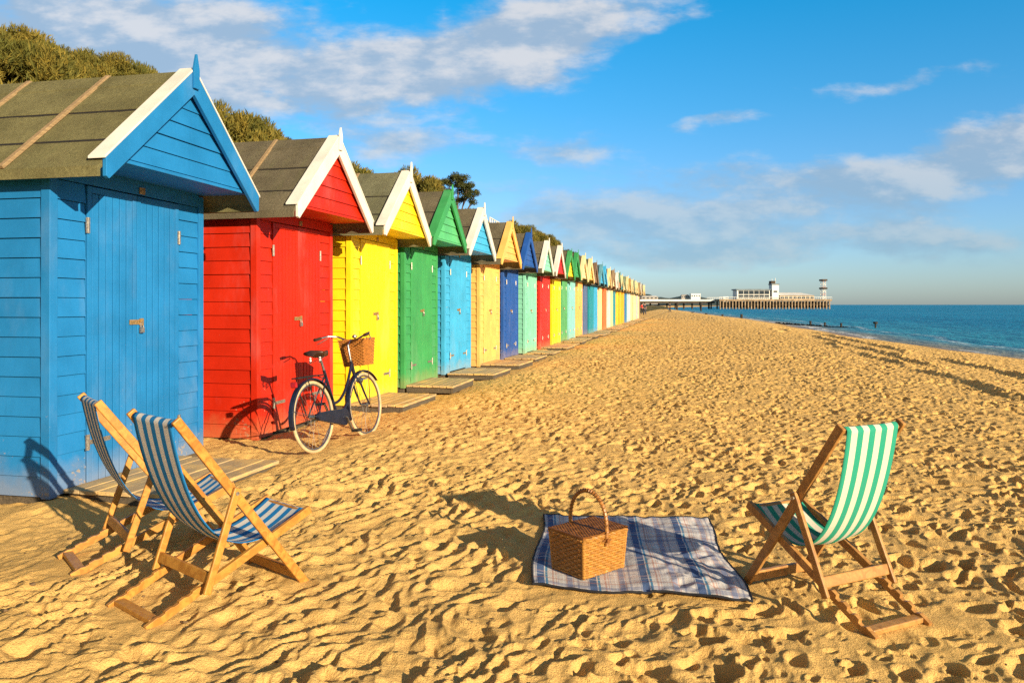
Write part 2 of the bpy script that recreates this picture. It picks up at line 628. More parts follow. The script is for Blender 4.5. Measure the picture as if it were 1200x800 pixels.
def beach_hut(s_left, width, zb, wall, gable, trim, felt, label, detail=2, cap=None, dark_door=None):
    rnd = random.Random(int(s_left * 100))
    hw = width / 2
    t = empty('beach_hut', cs(CF + (rnd.uniform(-.04, .04) if s_left > 9 else 0), s_left + hw, zb), -(math.pi / 2 + AZ) + rnd.uniform(-.012, .012), label, 'beach hut',
              'row of painted beach huts')
    t.rotation_euler.y = rnd.uniform(-.007, .007)
    t.scale = (1, 1, 1.025 if 7 < s_left < 8 else 1 + (rnd.uniform(-.012, .012) if s_left > 9 else 0))
    wm, gm, tm = paint(wall), paint(gable), paint(trim)
    cm = paint(cap) if cap else tm
    WZ = 2.42
    # walls ------------------------------------------------------------
    for sg in (1, -1):
        if detail < 1 and sg < 0:
            continue
        mb = MB()
        lap(mb, -DEPTH, -.07, .0, WZ, lambda a, o, z: (sg * (hw - .022 + o), a, z), rnd=rnd)
        mb.build('side_wall', wm, t, bevel=0)
    MB().box(-hw + .02, hw - .02, -DEPTH - .02, -DEPTH + .02, 0, WZ).build('back_wall', wm, t)
    mb = MB()
    dw = .555
    for sg in (1, -1):
        x0, x1 = sorted((sg * (dw + .012), sg * (hw - .07)))
        lap(mb, x0, x1, .0, WZ - .10, lambda a, o, z: (a, o - .022, z), rnd=rnd)
    mb.box(-hw + .07, hw - .07, -.035, .004, WZ - .095, WZ + .02)
    mb.build('front_wall', wm, t)
    for sg in (1, -1):
        x0, x1 = sorted((sg * (hw - .068), sg * (hw + .006)))
        MB().box(x0, x1, -.07, .008, -.01, WZ + .005).build('corner_post', wm, t, bevel=.004)
    # doors ------------------------------------------------------------
    dm = paint(dark_door) if dark_door else wm
    for sg in (1, -1):
        mb = MB()
        a, bb = (.004, dw) if sg > 0 else (-dw, -.004)
        mb.box(a, bb, -.05, -.018, .03, WZ - .105)
        n = 6
        stile = .045
        mb.box(a, a + stile, -.014, .004, .03, WZ - .105)
        mb.box(bb - stile, bb, -.014, .004, .03, WZ - .105)
        mb.box(a + stile + .001, bb - stile - .001, -.014, .004, WZ - .155, WZ - .105)
        pw = (bb - a - 2 * stile) / n
        for k in range(n):
            x = a + stile + k * pw
            mb.box(x + .0055, x + pw - .0055, -.015, .0015 + rnd.uniform(-.001, .001), .03, WZ - .16)
        d = mb.build('door', dm, t, bevel=.003 if detail > 1 else 0)
        if detail > 0:
            for z in (.28, 1.95):
                h = MB()
                xo = bb if sg > 0 else a
                h.box(xo - .018, xo + .022, .005, .011, z, z + .12)
                h.tube([(xo + .004, .013, z), (xo + .004, .013, z + .12)], .007, 6)
                if z < 1:
                    h.beam((xo, .009, z + .06), (xo - sg * .24, .007, z + .06), .006, .035)
                h.build('hinge', M_METAL, d)
            if sg > 0:
                q = MB()
                q.box(-.075, .095, .006, .012, 1.235, 1.275)
                q.box(-.05, -.02, .012, .03, 1.225, 1.285)
                q.build('hasp', M_RUST, d)
                q = MB()
                q.box(-.055, -.015, .016, .036, 1.165, 1.21)
                q.tube([(-.05, .026, 1.21), (-.05, .026, 1.245), (-.035, .026, 1.258), (-.02, .026, 1.245), (-.02, .026, 1.21)], .005, 6)
                q.build('padlock', M_METAL, d)
    if detail > 1:
        MB().box(-.09, -.02, .005, .014, WZ - .085, WZ - .03).build('number_plate', M_RUST, t, bevel=.002)
    # base -------------------------------------------------------------
    mb = MB()
    mb.box(-hw + .03, hw - .03, -.10, -.03, -.10, -.003)
    mb.box(hw - .10, hw - .03, -DEPTH, -.11, -.10, -.003)
    mb.box(-hw + .03, -hw + .10, -DEPTH, -.11, -.10, -.003)
    mb.build('base_beam', M_BEAM, t)
    if detail > 1:
        for sg in (1, -1):
            for yy in (-.2, -1.2, -2.2):
                MB().box(sg * (hw - .1) - .1, sg * (hw - .1) + .1, yy - .12, yy + .12, -.35, -.095).build('foundation_block', M_STONE, t, bevel=.01)
    # gable box --------------------------------------------------------
    zs = WZ + .018
    half = lambda z: max(0, (ZA - .06 - z) / SL)
    mb = MB()
    lap(mb, 0, 0, zs + .03, ZA - .1, lambda a, o, z: (a, EY - .055 + o, z), rnd=rnd, half=half, pitch=.135)
    mb.build('gable_panel', gm, t)
    he = half(zs) + .0
    mb = MB()
    mb.box(-he, he, .012, EY - .03, zs, zs + .028)
    mb.build('soffit', gm, t, bevel=.003)
    # roof -------------------------------------------------------------
    XE = hw + .13
    mb = MB()
    for sg in (1, -1):
        prof = [(0.0, ZA), (XE, ZA - SL * XE), (XE, ZA - SL * XE - .075), (XE - .03, ZA - SL * XE - .07), (XE - .03, ZA - SL * (XE - .03) - .045), (0.0, ZA - .05)]
        mb.prism(prof if sg < 0 else prof[::-1], -DEPTH - .12, EY - .012, lambda a, b, y: (sg * a, y, b))
        # second course of felt and ridge strip, each a few mm proud
        for (f0, f1, up) in ((0.0, .42, .013), (0.0, .14, .024)):
            a0, a1 = f0 * XE, f1 * XE
            pr = [(a0, ZA - SL * a0 + up), (a1, ZA - SL * a1 + up), (a1, ZA - SL * a1 + .001), (a0, ZA - SL * a0 + .001)]
            mb.prism(pr if sg < 0 else pr[::-1], -DEPTH - .118, EY - .014, lambda a, b, y: (sg * a, y, b))
    roof = mb.build('roof', felt_mat(felt), t)
    if detail > 0:
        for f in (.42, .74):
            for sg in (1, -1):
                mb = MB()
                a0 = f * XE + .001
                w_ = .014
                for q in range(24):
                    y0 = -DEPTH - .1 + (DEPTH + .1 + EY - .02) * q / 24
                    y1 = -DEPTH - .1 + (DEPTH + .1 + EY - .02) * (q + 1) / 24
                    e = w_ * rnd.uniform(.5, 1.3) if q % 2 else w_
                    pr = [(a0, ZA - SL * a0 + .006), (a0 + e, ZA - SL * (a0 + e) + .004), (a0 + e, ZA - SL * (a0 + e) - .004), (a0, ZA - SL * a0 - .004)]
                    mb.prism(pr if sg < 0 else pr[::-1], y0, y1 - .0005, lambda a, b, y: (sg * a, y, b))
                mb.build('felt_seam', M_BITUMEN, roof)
        for sg in (1, -1):
            for yy in (-.28, -1.07, -1.86):
                MB().beam((sg * .0, yy, ZA + .026), (sg * (XE + .01), yy, ZA - SL * (XE + .01) + .022), .042, .026, (0, 0, 1)).build('batten', M_BATTEN, roof, bevel=.003)
    # barge boards -----------------------------------------------------
    xb = hw + .085
    for sg in (1, -1):
        zt = ZA + .028
        prof = [(.001, zt), (xb, zt - SL * xb), (xb, zt - SL * xb - .135), (xb - .03, zt - SL * xb - .15), (.001, zt - .205)]
        mb = MB().prism(prof if sg < 0 else prof[::-1], EY - .008, EY + .026, lambda a, b, y: (sg * a, y, b))
        bo = mb.build('barge_board', tm, t, bevel=.004)
        prof = [(.001, zt + .021), (xb + .015, zt + .021 - SL * (xb + .015)), (xb + .015, zt + .002 - SL * (xb + .015)), (.001, zt + .002)]
        mb = MB().prism(prof if sg < 0 else prof[::-1], EY - .115, EY + .03, lambda a, b, y: (sg * a, y, b))
        mb.build('edge_strip', cm, bo, bevel=.003)
    tall = rnd.uniform(.09, .14)
    zf = ZA + .03
    f = [(-.034, zf - .16), (.034, zf - .16), (.036, zf + .0), (.004, zf + tall), (-.004, zf + tall), (-.036, zf + .0)]
    MB().prism(f, EY + .05, EY + .027, lambda a, b, y: (a, y, b)).build('finial', tm, t, bevel=.003)
    return t


def deck(s0, s1, z, cfront, label, n=7, thick=.09):
    """low plank platform in front of a door, planks running along the row"""
    rnd = random.Random(int(s0 * 77))
    t = empty('step_deck', cs((CF + cfront) / 2, (s0 + s1) / 2, z), -(math.pi / 2 + AZ) + rnd.uniform(-.03, .03), label,
              'deck', 'plank decks in front of the huts')
    L, W = (s1 - s0) / 2, (cfront - CF) / 2 - .012
    mb = MB()
    pw = 2 * W / n
    for k in range(n):
        y = -W + k * pw
        j = rnd.uniform(-.02, .02)
        dz = rnd.uniform(-.003, .003)
        mb.box(-L + j, L + rnd.uniform(-.02, .02), y + .004, y + pw - .004, -.03 + dz, dz)
    mb.build('planks', M_DECK, t, bevel=.004)
    mb = MB()
    mb.box(-L + .03, L - .03, W - .06, W - .01, -.032 - thick, -.034)
    mb.box(-L + .03, -L + .08, -W, W - .065, -.032 - thick, -.034)
    mb.box(L - .08, L - .03, -W, W - .065, -.032 - thick, -.034)
    mb.build('bearer', M_BEAM, t, bevel=.003)
    return t


BLUE = (.014, .175, .43)
RED = (.50, .019, .004)
YEL = (.86, .62, .012)
GRN = (.045, .29, .085)
SKYB = (.05, .36, .62)
CRM = (.80, .46, .12)
NAVY = (.018, .085, .33)
MINT = (.22, .58, .42)
AQUA = (.24, .58, .55)
WHT = (.70, .66, .58)
PCRM = (.80, .62, .32)
TEAL = (.02, .26, .33)
ORNG = (.75, .17, .05)
AMB = (.82, .40, .02)
PBLU = (.42, .55, .62)
SLAT = (.09, .14, .27)
F1, F2, F3 = (.15, .135, .06), (.125, .105, .066), (.15, .135, .09)
# left edge, width, base z, wall, gable, trim, felt, label
huts = [
    (4.685, 1.84, 0.0, BLUE, BLUE, BLUE, F1, 'big bright blue beach hut with blue gable and white roof edge, nearest the camera', 'big bright blue hut'),
    (7.486, 1.78, -.05, RED, RED, WHT, F2, 'bright red beach hut with white gable trim behind the leaning bicycle', 'bright red hut behind the bicycle'),
    (9.82, 1.78, 0.0, YEL, YEL, WHT, (.15, .145, .085), 'bright yellow beach hut with white gable trim right behind the bicycle basket', 'yellow hut with white trim'),
    (11.88, 1.77, .04, GRN, (.09, .42, .16), GRN, F2, 'leaf green beach hut with green gable trim next to the first yellow hut', 'leaf green hut with green trim'),
    (14.21, 1.81, .05, SKYB, SKYB, WHT, F2, 'sky blue beach hut with white trim between the green and the apricot hut', 'sky blue hut with white trim'),
    (16.6, 1.84, .02, CRM, CRM, CRM, F2, 'apricot cream beach hut with matching apricot gable trim beside the navy hut', 'apricot hut beside the navy one'),
    (19.12, 1.78, .0, NAVY, NAVY, NAVY, F2, 'navy blue beach hut with navy gable trim beside the mint hut', 'navy blue hut'),
    (21.8, 1.75, -.02, MINT, MINT, WHT, F2, 'mint green beach hut with white gable trim beside the navy hut', 'mint green hut'),
    (23.95, 1.8, 0.0, ORNG if False else (.66, .03, .02), (.6, .02, .02), WHT, F2, 'smaller looking red beach hut with white trim beside the mint hut', 'second red hut along the row'),
    (26.2, 1.8, 0.0, YEL, YEL, GRN, F2, 'yellow beach hut with green gable trim beside the second red hut', 'yellow hut with green trim'),
    (28.1, 1.75, .02, (.10, .36, .13), GRN, GRN, F2, 'mid green beach hut just beyond the yellow one with green trim', 'second green hut along the row'),
    (30.2, 1.8, .02, AQUA, PCRM, PCRM, F2, 'pale aqua beach hut under a cream gable beyond the second green hut', 'pale aqua hut under a cream gable'),
    (32.45, 1.8, .02, CRM, CRM, PCRM, (.10, .12, .06), 'apricot beach hut with cream trim between the aqua and the slate blue hut', 'apricot hut between aqua and slate huts'),
    (34.6, 1.8, .0, SLAT, (.25, .14, .07), (.2, .12, .07), F3, 'slate blue beach hut with brown gable trim', 'slate blue hut with brown trim'),
    (36.6, 1.8, .0, TEAL, SKYB, (.12, .3, .36), (.07, .11, .12), 'dark teal beach hut with blue gable beyond the slate one', 'dark teal hut beyond the slate one'),
    (38.7, 1.8, .0, SKYB, SKYB, SKYB, F3, 'light blue beach hut with blue trim beyond the dark teal hut', 'light blue hut beyond the dark teal one'),
    (40.85, 1.8, .0, PCRM, PCRM, PCRM, F3, 'cream beach hut just before the orange hut', 'cream hut just before the orange one'),
    (43.2, 1.8, .0, ORNG, PCRM, (.30, .20, .11), F3, 'orange beach hut in the far half of the row', 'orange hut'),
    (45.3, 1.8, .0, WHT, WHT, WHT, F3, 'off white beach hut just beyond the orange hut', 'off white hut beyond the orange one'),
    (47.35, 1.8, .0, PCRM, ORNG, (.12, .24, .15), F3, 'cream beach hut with orange gable two beyond the orange hut', 'cream hut two beyond the orange one'),
    (49.4, 1.8, .0, TEAL, TEAL, PCRM, F3, 'teal beach hut just before the first of the far yellow huts', 'teal hut before the far yellow ones'),
    (51.5, 1.8, .0, (.82, .52, .03), PCRM, (.20, .26, .16), F3, 'yellow beach hut just beyond the teal hut of the far row', 'yellow hut beyond the far teal one'),
    (53.8, 1.8, .0, (.80, .46, .04), PCRM, PCRM, F3, 'golden yellow beach hut before the amber one far along the row', 'golden yellow hut before the amber one'),
    (56.1, 1.8, .0, AMB, PCRM, (.42, .26, .08), F3, 'amber beach hut just before the far blue hut', 'amber hut before the far blue one'),
    (58.8, 1.8, .0, (.03, .2, .42), PCRM, PCRM, F3, 'mid blue beach hut just beyond the amber hut', 'mid blue hut beyond the amber one'),
    (61.3, 1.8, .0, PBLU, PCRM, (.14, .22, .17), F3, 'pale grey blue beach hut just beyond the far blue hut', 'pale blue hut beyond the far blue one'),
    (63.9, 1.8, .0, (.5, .6, .64), PCRM, PCRM, F3, 'paler grey blue beach hut before the far cream huts', 'paler blue hut before the far cream ones'),
    (66.4, 1.8, .0, PCRM, PCRM, PCRM, F3, 'first of the pale cream beach huts near the far end', 'first far cream hut'),
    (68.7, 1.8, .0, (.82, .66, .38), PCRM, (.35, .24, .12), F3, 'second of the pale cream beach huts near the far end', 'second far cream hut'),
    (71.0, 1.8, .0, (.80, .64, .34), PCRM, WHT, F3, 'third of the pale cream beach huts near the far end', 'third far cream hut'),
    (73.4, 1.8, .0, (.6, .5, .5), PCRM, (.2, .2, .16), F3, 'mauve grey beach hut third from the far end', 'mauve grey hut near the far end'),
    (75.7, 1.8, .0, (.78, .62, .36), PCRM, PCRM, F3, 'cream beach hut second from the far end', 'cream hut second from the far end'),
    (78.0, 1.8, .0, (.30, .2, .14), (.5, .36, .2), PCRM, F3, 'brown beach hut at the far end of the row', 'brown hut at the far end'),
]
for i, (s0, w, zb, wall, gab, trim, felt, label, short) in enumerate(huts):
    beach_hut(s0, w, zb, wall, gab, trim, felt, label, detail=2 if i < 6 else (1 if i < 13 else 0), cap=WHT if i == 0 else None)
    lb = 'weathered plank deck in front of the ' + short
    if i == 0:
        deck(4.83, 6.12, .035, -3.47, lb)
    elif i == 1:
        continue
    elif i == 2:
        deck(9.75, 11.15, .05, -3.68, lb)
    else:
        rn = random.Random(i * 31)
        deck(s0 + rn.uniform(-.08, .06), s0 + 1.42 + rn.uniform(-.1, .12), zb + .045 + rn.uniform(-.03, .015), -3.64 + rn.uniform(-.1, .1), lb)

# ------------------------------------------------------------------ deck chairs
FORM = {'L': ((.118, .868), (.768, 0.0), (.80, .335), (0.0, .0), .222, .187, .246),
        'R': ((.158, .845), (.728, 0.0), (.713, .378), (0.0, .0), .192, .168, .216)}


def chair(key, label, wcol, wdark, fabric, dist=None):
    x, y, hd = CHAIRS[key]
    t = empty('deck_chair', (x, y, hz(x, y)), hd, label, 'deck chair', 'striped deck chairs on the sand')
    wx = wood(wcol, wdark, 'deck_chair_wood', 'o', .42, .15)
    T_, F_, S_, R_, back, seat, prop = FORM['R' if key == 'R' else 'L']
    T, F, S, R = [Vector((a, 0, b)) for a, b in (T_, F_, S_, R_)]
    nd = .004 if key == 'R' else .013
    up = Vector((0, 1, 0))

    def rail(name, a, b, yy, w=.040, tk=.022, ex=.03):
        d = (b - a).normalized()
        mb = MB().beam(a - d * ex + up * yy, b + d * ex + up * yy, w, tk, up)
        return mb.build(name, wx, t, bevel=.005)
    sink = Vector((0, 0, -.012))
    for sg in (1, -1):
        rail('back_rail', T, F + sink + Vector((0, 0, .01)), sg * back, .044)
        # seat rail with the notched tail
        d = (R - S).normalized()
        mb = MB()
        nrm = Vector((-d.z, 0, d.x))
        if nrm.z < 0:
            nrm = -nrm
        a, bq = S - d * .03, R + d * .02 + Vector((0, 0, .012))
        L = (bq - a).length
        top = [(0, .02)]
        for kk in range(4):
            q = L - .30 + kk * .068
            top += [(q, .02), (q + .004, nd), (q + .022, nd), (q + .040, .02)]
        top += [(L, .018)]
        prof = top + [(L, -.02), (0, -.02)]
        mb.prism(prof if sg > 0 else prof, sg * seat - .011, sg * seat + .011, lambda p, qq, yy: a + d * p + nrm * qq + Vector((0, yy, 0)))
        mb.build('seat_rail', wx, t, bevel=.0015)
        Q = T + (F - T) * .40
        Nn = R + (S - R) * .30 + Vector((0, 0, .012))
        rail('prop', Q, Nn, sg * prop, .036, .02, .025)
    def bar(name, p, hwid, w=.04, h=.022, rot=0):
        return MB().beam(p - up * hwid, p + up * hwid, w, h, (math.sin(rot), 0, math.cos(rot))).build(name, wx, t, bevel=.005)
    dT = (F - T).normalized()
    bar('foot_bar', F + Vector((-.03, 0, .04)), back - .011, .024, .05)
    bar('prop_bar', Nn + (Q - Nn) * .10, prop - .01, .022, .05, .3)
    bar('rear_bar', R + Vector((.03, 0, .014)), seat - .011, .05, .024)
    MB().tube([T + up * (back - .01), T - up * (back - .01)], .014, 10).build('top_bar', wx, t, smooth=True)
    MB().tube([S + up * (seat - .011), S - up * (seat - .011)], .013, 10).build('front_bar', wx, t, smooth=True)
    for sg in (1, -1):
        MB().disc(Q + up * sg * (prop + .012), up, .009, .008, 12).build('bolt', M_METAL, t, smooth=True)
    # sling: round both bars, hanging between them
    C = Vector((.258, 0, -.005))
    prof = []
    for k in range(9):
        an = math.radians(-60 + 262 * k / 8)
        prof.append(T + Vector((math.cos(an), 0, math.sin(an))) * (.0215 + .001 * (k % 2)))
    P0 = prof[-1]
    E0 = S + Vector((0.0, 0, .016))
    for k in range(1, 30):
        q = k / 30
        prof.append(P0 * (1 - q) ** 2 + C * 2 * q * (1 - q) + E0 * q * q)
    for k in range(7):
        an = math.radians(90 - 190 * k / 6)
        prof.append(S + Vector((math.cos(an), 0, math.sin(an))) * .0165)
    ny = 16
    V, Fc = [], []
    n = len(prof)
    for i, p in enumerate(prof):
        tt = i / (n - 1)
        hwid = (back - .022) * (1 - tt) + (seat - .018) * tt
        mid = math.sin(math.pi * min(1, max(0, tt)))
        for j in range(ny + 1):
            v = 2 * j / ny - 1
            sag = -.016 * mid * (1 - v * v) + .003 * math.sin(9 * tt + 5 * v) * mid
            pinch = 1 - .045 * mid
            V.append((p.x + sag * -.3, v * hwid * pinch, p.z + sag))
    for i in range(n - 1):
        for j in range(ny):
            a = i * (ny + 1) + j
            Fc.append((a, a + 1, a + ny + 2, a + ny + 1))
    mb = MB().poly(V, Fc)
    o = mb.build('canvas_sling', fabric, t, smooth=True)
    uv = o.data.uv_layers.new(name='uv')
    vi = np.zeros(len(o.data.loops), dtype=np.int32)
    o.data.loops.foreach_get('vertex_index', vi)
    U = np.stack([(vi % (ny + 1)) / ny, (vi // (ny + 1)) / (n - 1)], 1)
    uv.data.foreach_set('uv', U.ravel().astype(np.float32))
    so = o.modifiers.new('solid', 'SOLIDIFY')
    so.thickness = .0022
    return t


def stripes(name, ca, cb, edges):
    """woven stripes across the width; edges = list of (start, end) of the coloured ones"""
    m, nt, b = new_mat(name, .85, .15)
    u = nt.sep(nt.coord('UV'))
    f = None
    wob = nt.math('ADD', u[0], nt.math('MULTIPLY', nt.math('SUBTRACT', nt.noise(nt.coord(), 8, 2, .5), .5), .006))
    for a, bb in edges:
        q = nt.math('MULTIPLY', nt.ramp(wob, a - .004, a + .004), nt.ramp(wob, bb - .004, bb + .004, 1, 0))
        f = q if f is None else nt.math('MAXIMUM', f, q)
    weave = nt.noise(nt.mapping(nt.coord('UV'), (160, 420, 1)), 1, 2, .5)
    fade = nt.noise(nt.coord(), 6, 4, .6)
    c = nt.mix(f, ca, cb)
    c = nt.mix(nt.math('MULTIPLY', nt.ramp(fade, .35, .75), .22), c, nt.mix(f, scl(ca, .75), tuple(q * .7 + .06 for q in cb)))
    c = nt.mix(nt.math('MULTIPLY', weave, .25), c, nt.mix(f, scl(ca, .7), scl(cb, .6)))
    nt.put(b.inputs['Base Color'], c)
    bump(nt, b, weave, .25, .002)
    tr = nt.node('ShaderNodeBsdfTranslucent')
    nt.put(tr.inputs[0], c)
    mx = nt.node('ShaderNodeMixShader')
    mx.inputs[0].default_value = .16
    nt.l.new(b.outputs[0], mx.inputs[1])
    nt.l.new(tr.outputs[0], mx.inputs[2])
    out = [q for q in nt.n if q.type == 'OUTPUT_MATERIAL'][0]
    nt.l.new(mx.outputs[0], out.inputs[0])
    return m


M_BLUESTR = stripes('blue_white_canvas', (.74, .72, .68), (.016, .22, .55), [(-.1, .105), (.225, .335), (.445, .555), (.665, .775), (.895, 1.1)])
M_GRNSTR = stripes('green_white_canvas', (.66, .62, .50), (.03, .34, .22), [(-.1, .09), (.21, .325), (.44, .56), (.675, .79), (.91, 1.1)])
PINE, PINED = (.56, .27, .05), (.34, .13, .022)
chair('B', 'front one of the two golden wooden deck chairs with blue and white stripes', PINE, PINED, M_BLUESTR)
chair('A', 'blue and white striped deck chair half hidden between its twin and the blue hut', PINE, PINED, M_BLUESTR)
chair('R', 'brown wooden deck chair with green and white striped canvas beside the picnic blanket', (.50, .255, .075), (.28, .125, .032), M_GRNSTR)

# ------------------------------------------------------------------ picnic blanket
m, nt, b = new_mat('plaid_blanket', .9, .15)
uvc = nt.coord('UV')
u = nt.sep(uvc)
base = (.62, .575, .53)
c = base


def bands(coord, lst, c):
    for (p, w, col, op, rep) in lst:
        fr = nt.math('FRACT', nt.math('MULTIPLY', coord, rep)) if rep != 1 else coord
        q = nt.math('MULTIPLY', nt.ramp(fr, p - w / 2 - .006, p - w / 2 + .006), nt.ramp(fr, p + w / 2 - .006, p + w / 2 + .006, 1, 0))
        c = nt.mix(nt.math('MULTIPLY', q, op), c, col)
    return c


c = bands(u[0], [(.16, .14, (.018, .08, .22), .97, 4), (.275, .045, (.01, .20, .36), .95, 4), (.07, .02, (.05, .10, .22), .6, 4), (.40, .035, (.42, .15, .08), .6, 4), (.46, .02, (.42, .15, .08), .5, 4),
                 (.60, .03, (.75, .74, .72), .7, 4), (.72, .10, (.13, .16, .30), .7, 4), (.66, .02, (.36, .12, .07), .55, 4), (.79, .02, (.36, .12, .07), .55, 4), (.88, .04, (.08, .12, .24), .5, 4),
                 (.5, .02, (.1, .15, .28), .35, 4)], c)
c = bands(u[1], [(.15, .13, (.06, .11, .25), .5, 5), (.42, .05, (.36, .13, .08), .5, 5), (.62, .03, (.76, .74, .72), .6, 5),
                 (.78, .09, (.58, .40, .36), .3, 5), (.92, .03, (.06, .12, .26), .4, 5)], c)
wv = nt.noise(nt.mapping(uvc, (300, 300, 1)), 1, 2, .5)
c = nt.mix(nt.math('MULTIPLY', wv, .25), c, (.35, .33, .38))
nt.put(b.inputs['Base Color'], c)
bump(nt, b, nt.math('ADD', nt.math('MULTIPLY', wv, .3), nt.noise(nt.coord(), 9, 4, .6)), .5, .012)
M_RUG = m


def rug_pt(u, v):
    a, bq, cq, d = [np.array(p) for p in RUG]
    p = (a * (1 - u) + bq * u) * (1 - v) + (d * (1 - u) + cq * u) * v
    ex = .022 * math.sin(u * 11 + 1) * (1 - v) ** 3 - .012 * math.sin(u * 9) * v ** 4
    ey = .018 * math.sin(v * 8 + .6) * (u ** 4) - .02 * math.sin(v * 6) * (1 - u) ** 4
    return p[0] + ey, p[1] + ex


nu = nv = 90
pts = np.array([rug_pt(i / nu, j / nv) for j in range(nv + 1) for i in range(nu + 1)])
zz = sand_h(pts[:, 0], pts[:, 1])
uu = np.tile(np.arange(nu + 1) / nu, nv + 1)
vv = np.repeat(np.arange(nv + 1) / nv, nu + 1)
inbask = np.exp(-(((pts[:, 0] - .40) / .30) ** 2 + ((pts[:, 1] - 4.02) / .28) ** 2) ** 2)
fold = .013 * perlin(uu * 5 + 2 * vv, vv * 2.2, 61) + .010 * np.abs(perlin(uu * 3 + 3, vv * 4 - 2 * uu, 62)) + .012 * perlin(uu * 2, vv * 2, 63)
edge = np.minimum(np.minimum(uu, 1 - uu), np.minimum(vv, 1 - vv))
zz = zz + .012 + (fold + .012) * (1 - inbask) * (1 - .3 * smooth(-edge, -.05, 0)) + .016 * smooth(vv, .93, 1.0) * smooth(uu, .72, .85)
V = [(x, y, z) for (x, y), z in zip(pts, zz)]
Fc = [(j * (nu + 1) + i, j * (nu + 1) + i + 1, (j + 1) * (nu + 1) + i + 1, (j + 1) * (nu + 1) + i) for j in range(nv) for i in range(nu)]
RX, RY = .67, 4.35
RZ = hz(RX, RY)
V = [(x - RX, y - RY, z - RZ) for x, y, z in V]
rug = empty('picnic_blanket', (RX, RY, RZ), 0, 'blue and rust plaid picnic blanket with black edging lying on the sand', 'blanket')
o = MB().poly(V, Fc).build('blanket_cloth', M_RUG, rug, smooth=True)
uvl = o.data.uv_layers.new(name='uv')
vi = np.zeros(len(o.data.loops), dtype=np.int32)
o.data.loops.foreach_get('vertex_index', vi)
uvl.data.foreach_set('uv', np.stack([uu[vi], vv[vi]], 1).ravel().astype(np.float32))
so = o.modifiers.new('solid', 'SOLIDIFY')
so.thickness = .006
ring = [i for i in range(nu)] + [j * (nu + 1) + nu for j in range(nv)] + [nv * (nu + 1) + nu - i for i in range(nu)] + [(nv - j) * (nu + 1) for j in range(nv)]
MB().tube([Vector(V[i]) + Vector((0, 0, -.002)) for i in ring], .0062, 6, closed=True).build('edging', plain('black_binding', (.012, .012, .016), .8), rug, smooth=True)

# ------------------------------------------------------------------ wicker
def wick(name, col):
    k = (name, col)
    if k in _cache:
        return _cache[k]
    m, nt, b = new_mat(name, .42, .45)
    co = nt.coord()
    n1 = nt.noise(nt.mapping(co, (25, 25, 130)), 1, 4, .6)
    n2 = nt.noise(co, 20, 4, .6)
    c = nt.mix(nt.ramp(n1, .35, .7), scl(col, .5), scl(col, 1.05))
    c = nt.mix(nt.math('MULTIPLY', nt.ramp(n2, .4, .7), .45), c, scl(col, .62))
    nt.put(b.inputs['Base Color'], c)
    _cache[k] = m
    return m


def weave_box(mb_w, mb_s, lx, ly, h, taper, rows, nx, ny_, r, rc=.02):
    """woven sides of a rounded rectangular basket: weavers into mb_w, stakes into mb_s"""
    def ringpts(hx, hy, n_per=None):
        P = []
        cnt = [(nx, (-hx, -hy), (hx, -hy), (0, -1)), (ny_, (hx, -hy), (hx, hy), (1, 0)),
               (nx, (hx, hy), (-hx, hy), (0, 1)), (ny_, (-hx, hy), (-hx, -hy), (-1, 0))]
        for n, a, b_, no in cnt:
            for k in range(n):
                for sub in (0, .5):
                    q = (k + sub) / n
                    P.append((a[0] + (b_[0] - a[0]) * q, a[1] + (b_[1] - a[1]) * q, no, k + sub))
        return P
    for i in range(rows):
        z = (i + .5) / rows * h
        f = 1 + taper * z / h
        P = ringpts(lx * f, ly * f)
        pts = []
        for j, (x, y, no, kk) in enumerate(P):
            ph = 1 if ((j // 2 + i) % 2 == 0) else -1
            off = r * .95 * ph if j % 2 == 0 else 0
            pts.append((x + no[0] * off, y + no[1] * off, z))
        mb_w.tube(pts, h / rows * .52, 5, closed=True)
    P0 = ringpts(lx, ly)[::2]
    P1 = ringpts(lx * (1 + taper), ly * (1 + taper))[::2]
    for a, b_ in zip(P0, P1):
        mb_s.tube([(a[0], a[1], 0), (b_[0], b_[1], h)], r * .8, 5)


def braid(mb, pts, r, turns, n=6, strands=2):
    pts = [Vector(p) for p in pts]
    m_ = len(pts)
    for s_ in range(strands):
        out = []
        for i, p in enumerate(pts):
            d = (pts[(i + 1) % m_] - pts[i - 1]).normalized()
            a = d.cross(Vector((0, 0, 1)))
            if a.length < .01:
                a = Vector((1, 0, 0))
            a.normalize()
            bq = d.cross(a)
            th = 2 * math.pi * (turns * i / m_ + s_ / strands)
            out.append(p + (a * math.cos(th) + bq * math.sin(th)) * r * .6)
        mb.tube(out, r * .72, n, closed=True)


def rect_ring(hx, hy, z, n):
    P = []
    for a, b_ in (((-hx, -hy), (hx, -hy)), ((hx, -hy), (hx, hy)), ((hx, hy), (-hx, hy)), ((-hx, hy), (-hx, -hy))):
        for k in range(n):
            q = k / n
            P.append((a[0] + (b_[0] - a[0]) * q, a[1] + (b_[1] - a[1]) * q, z))
    return P


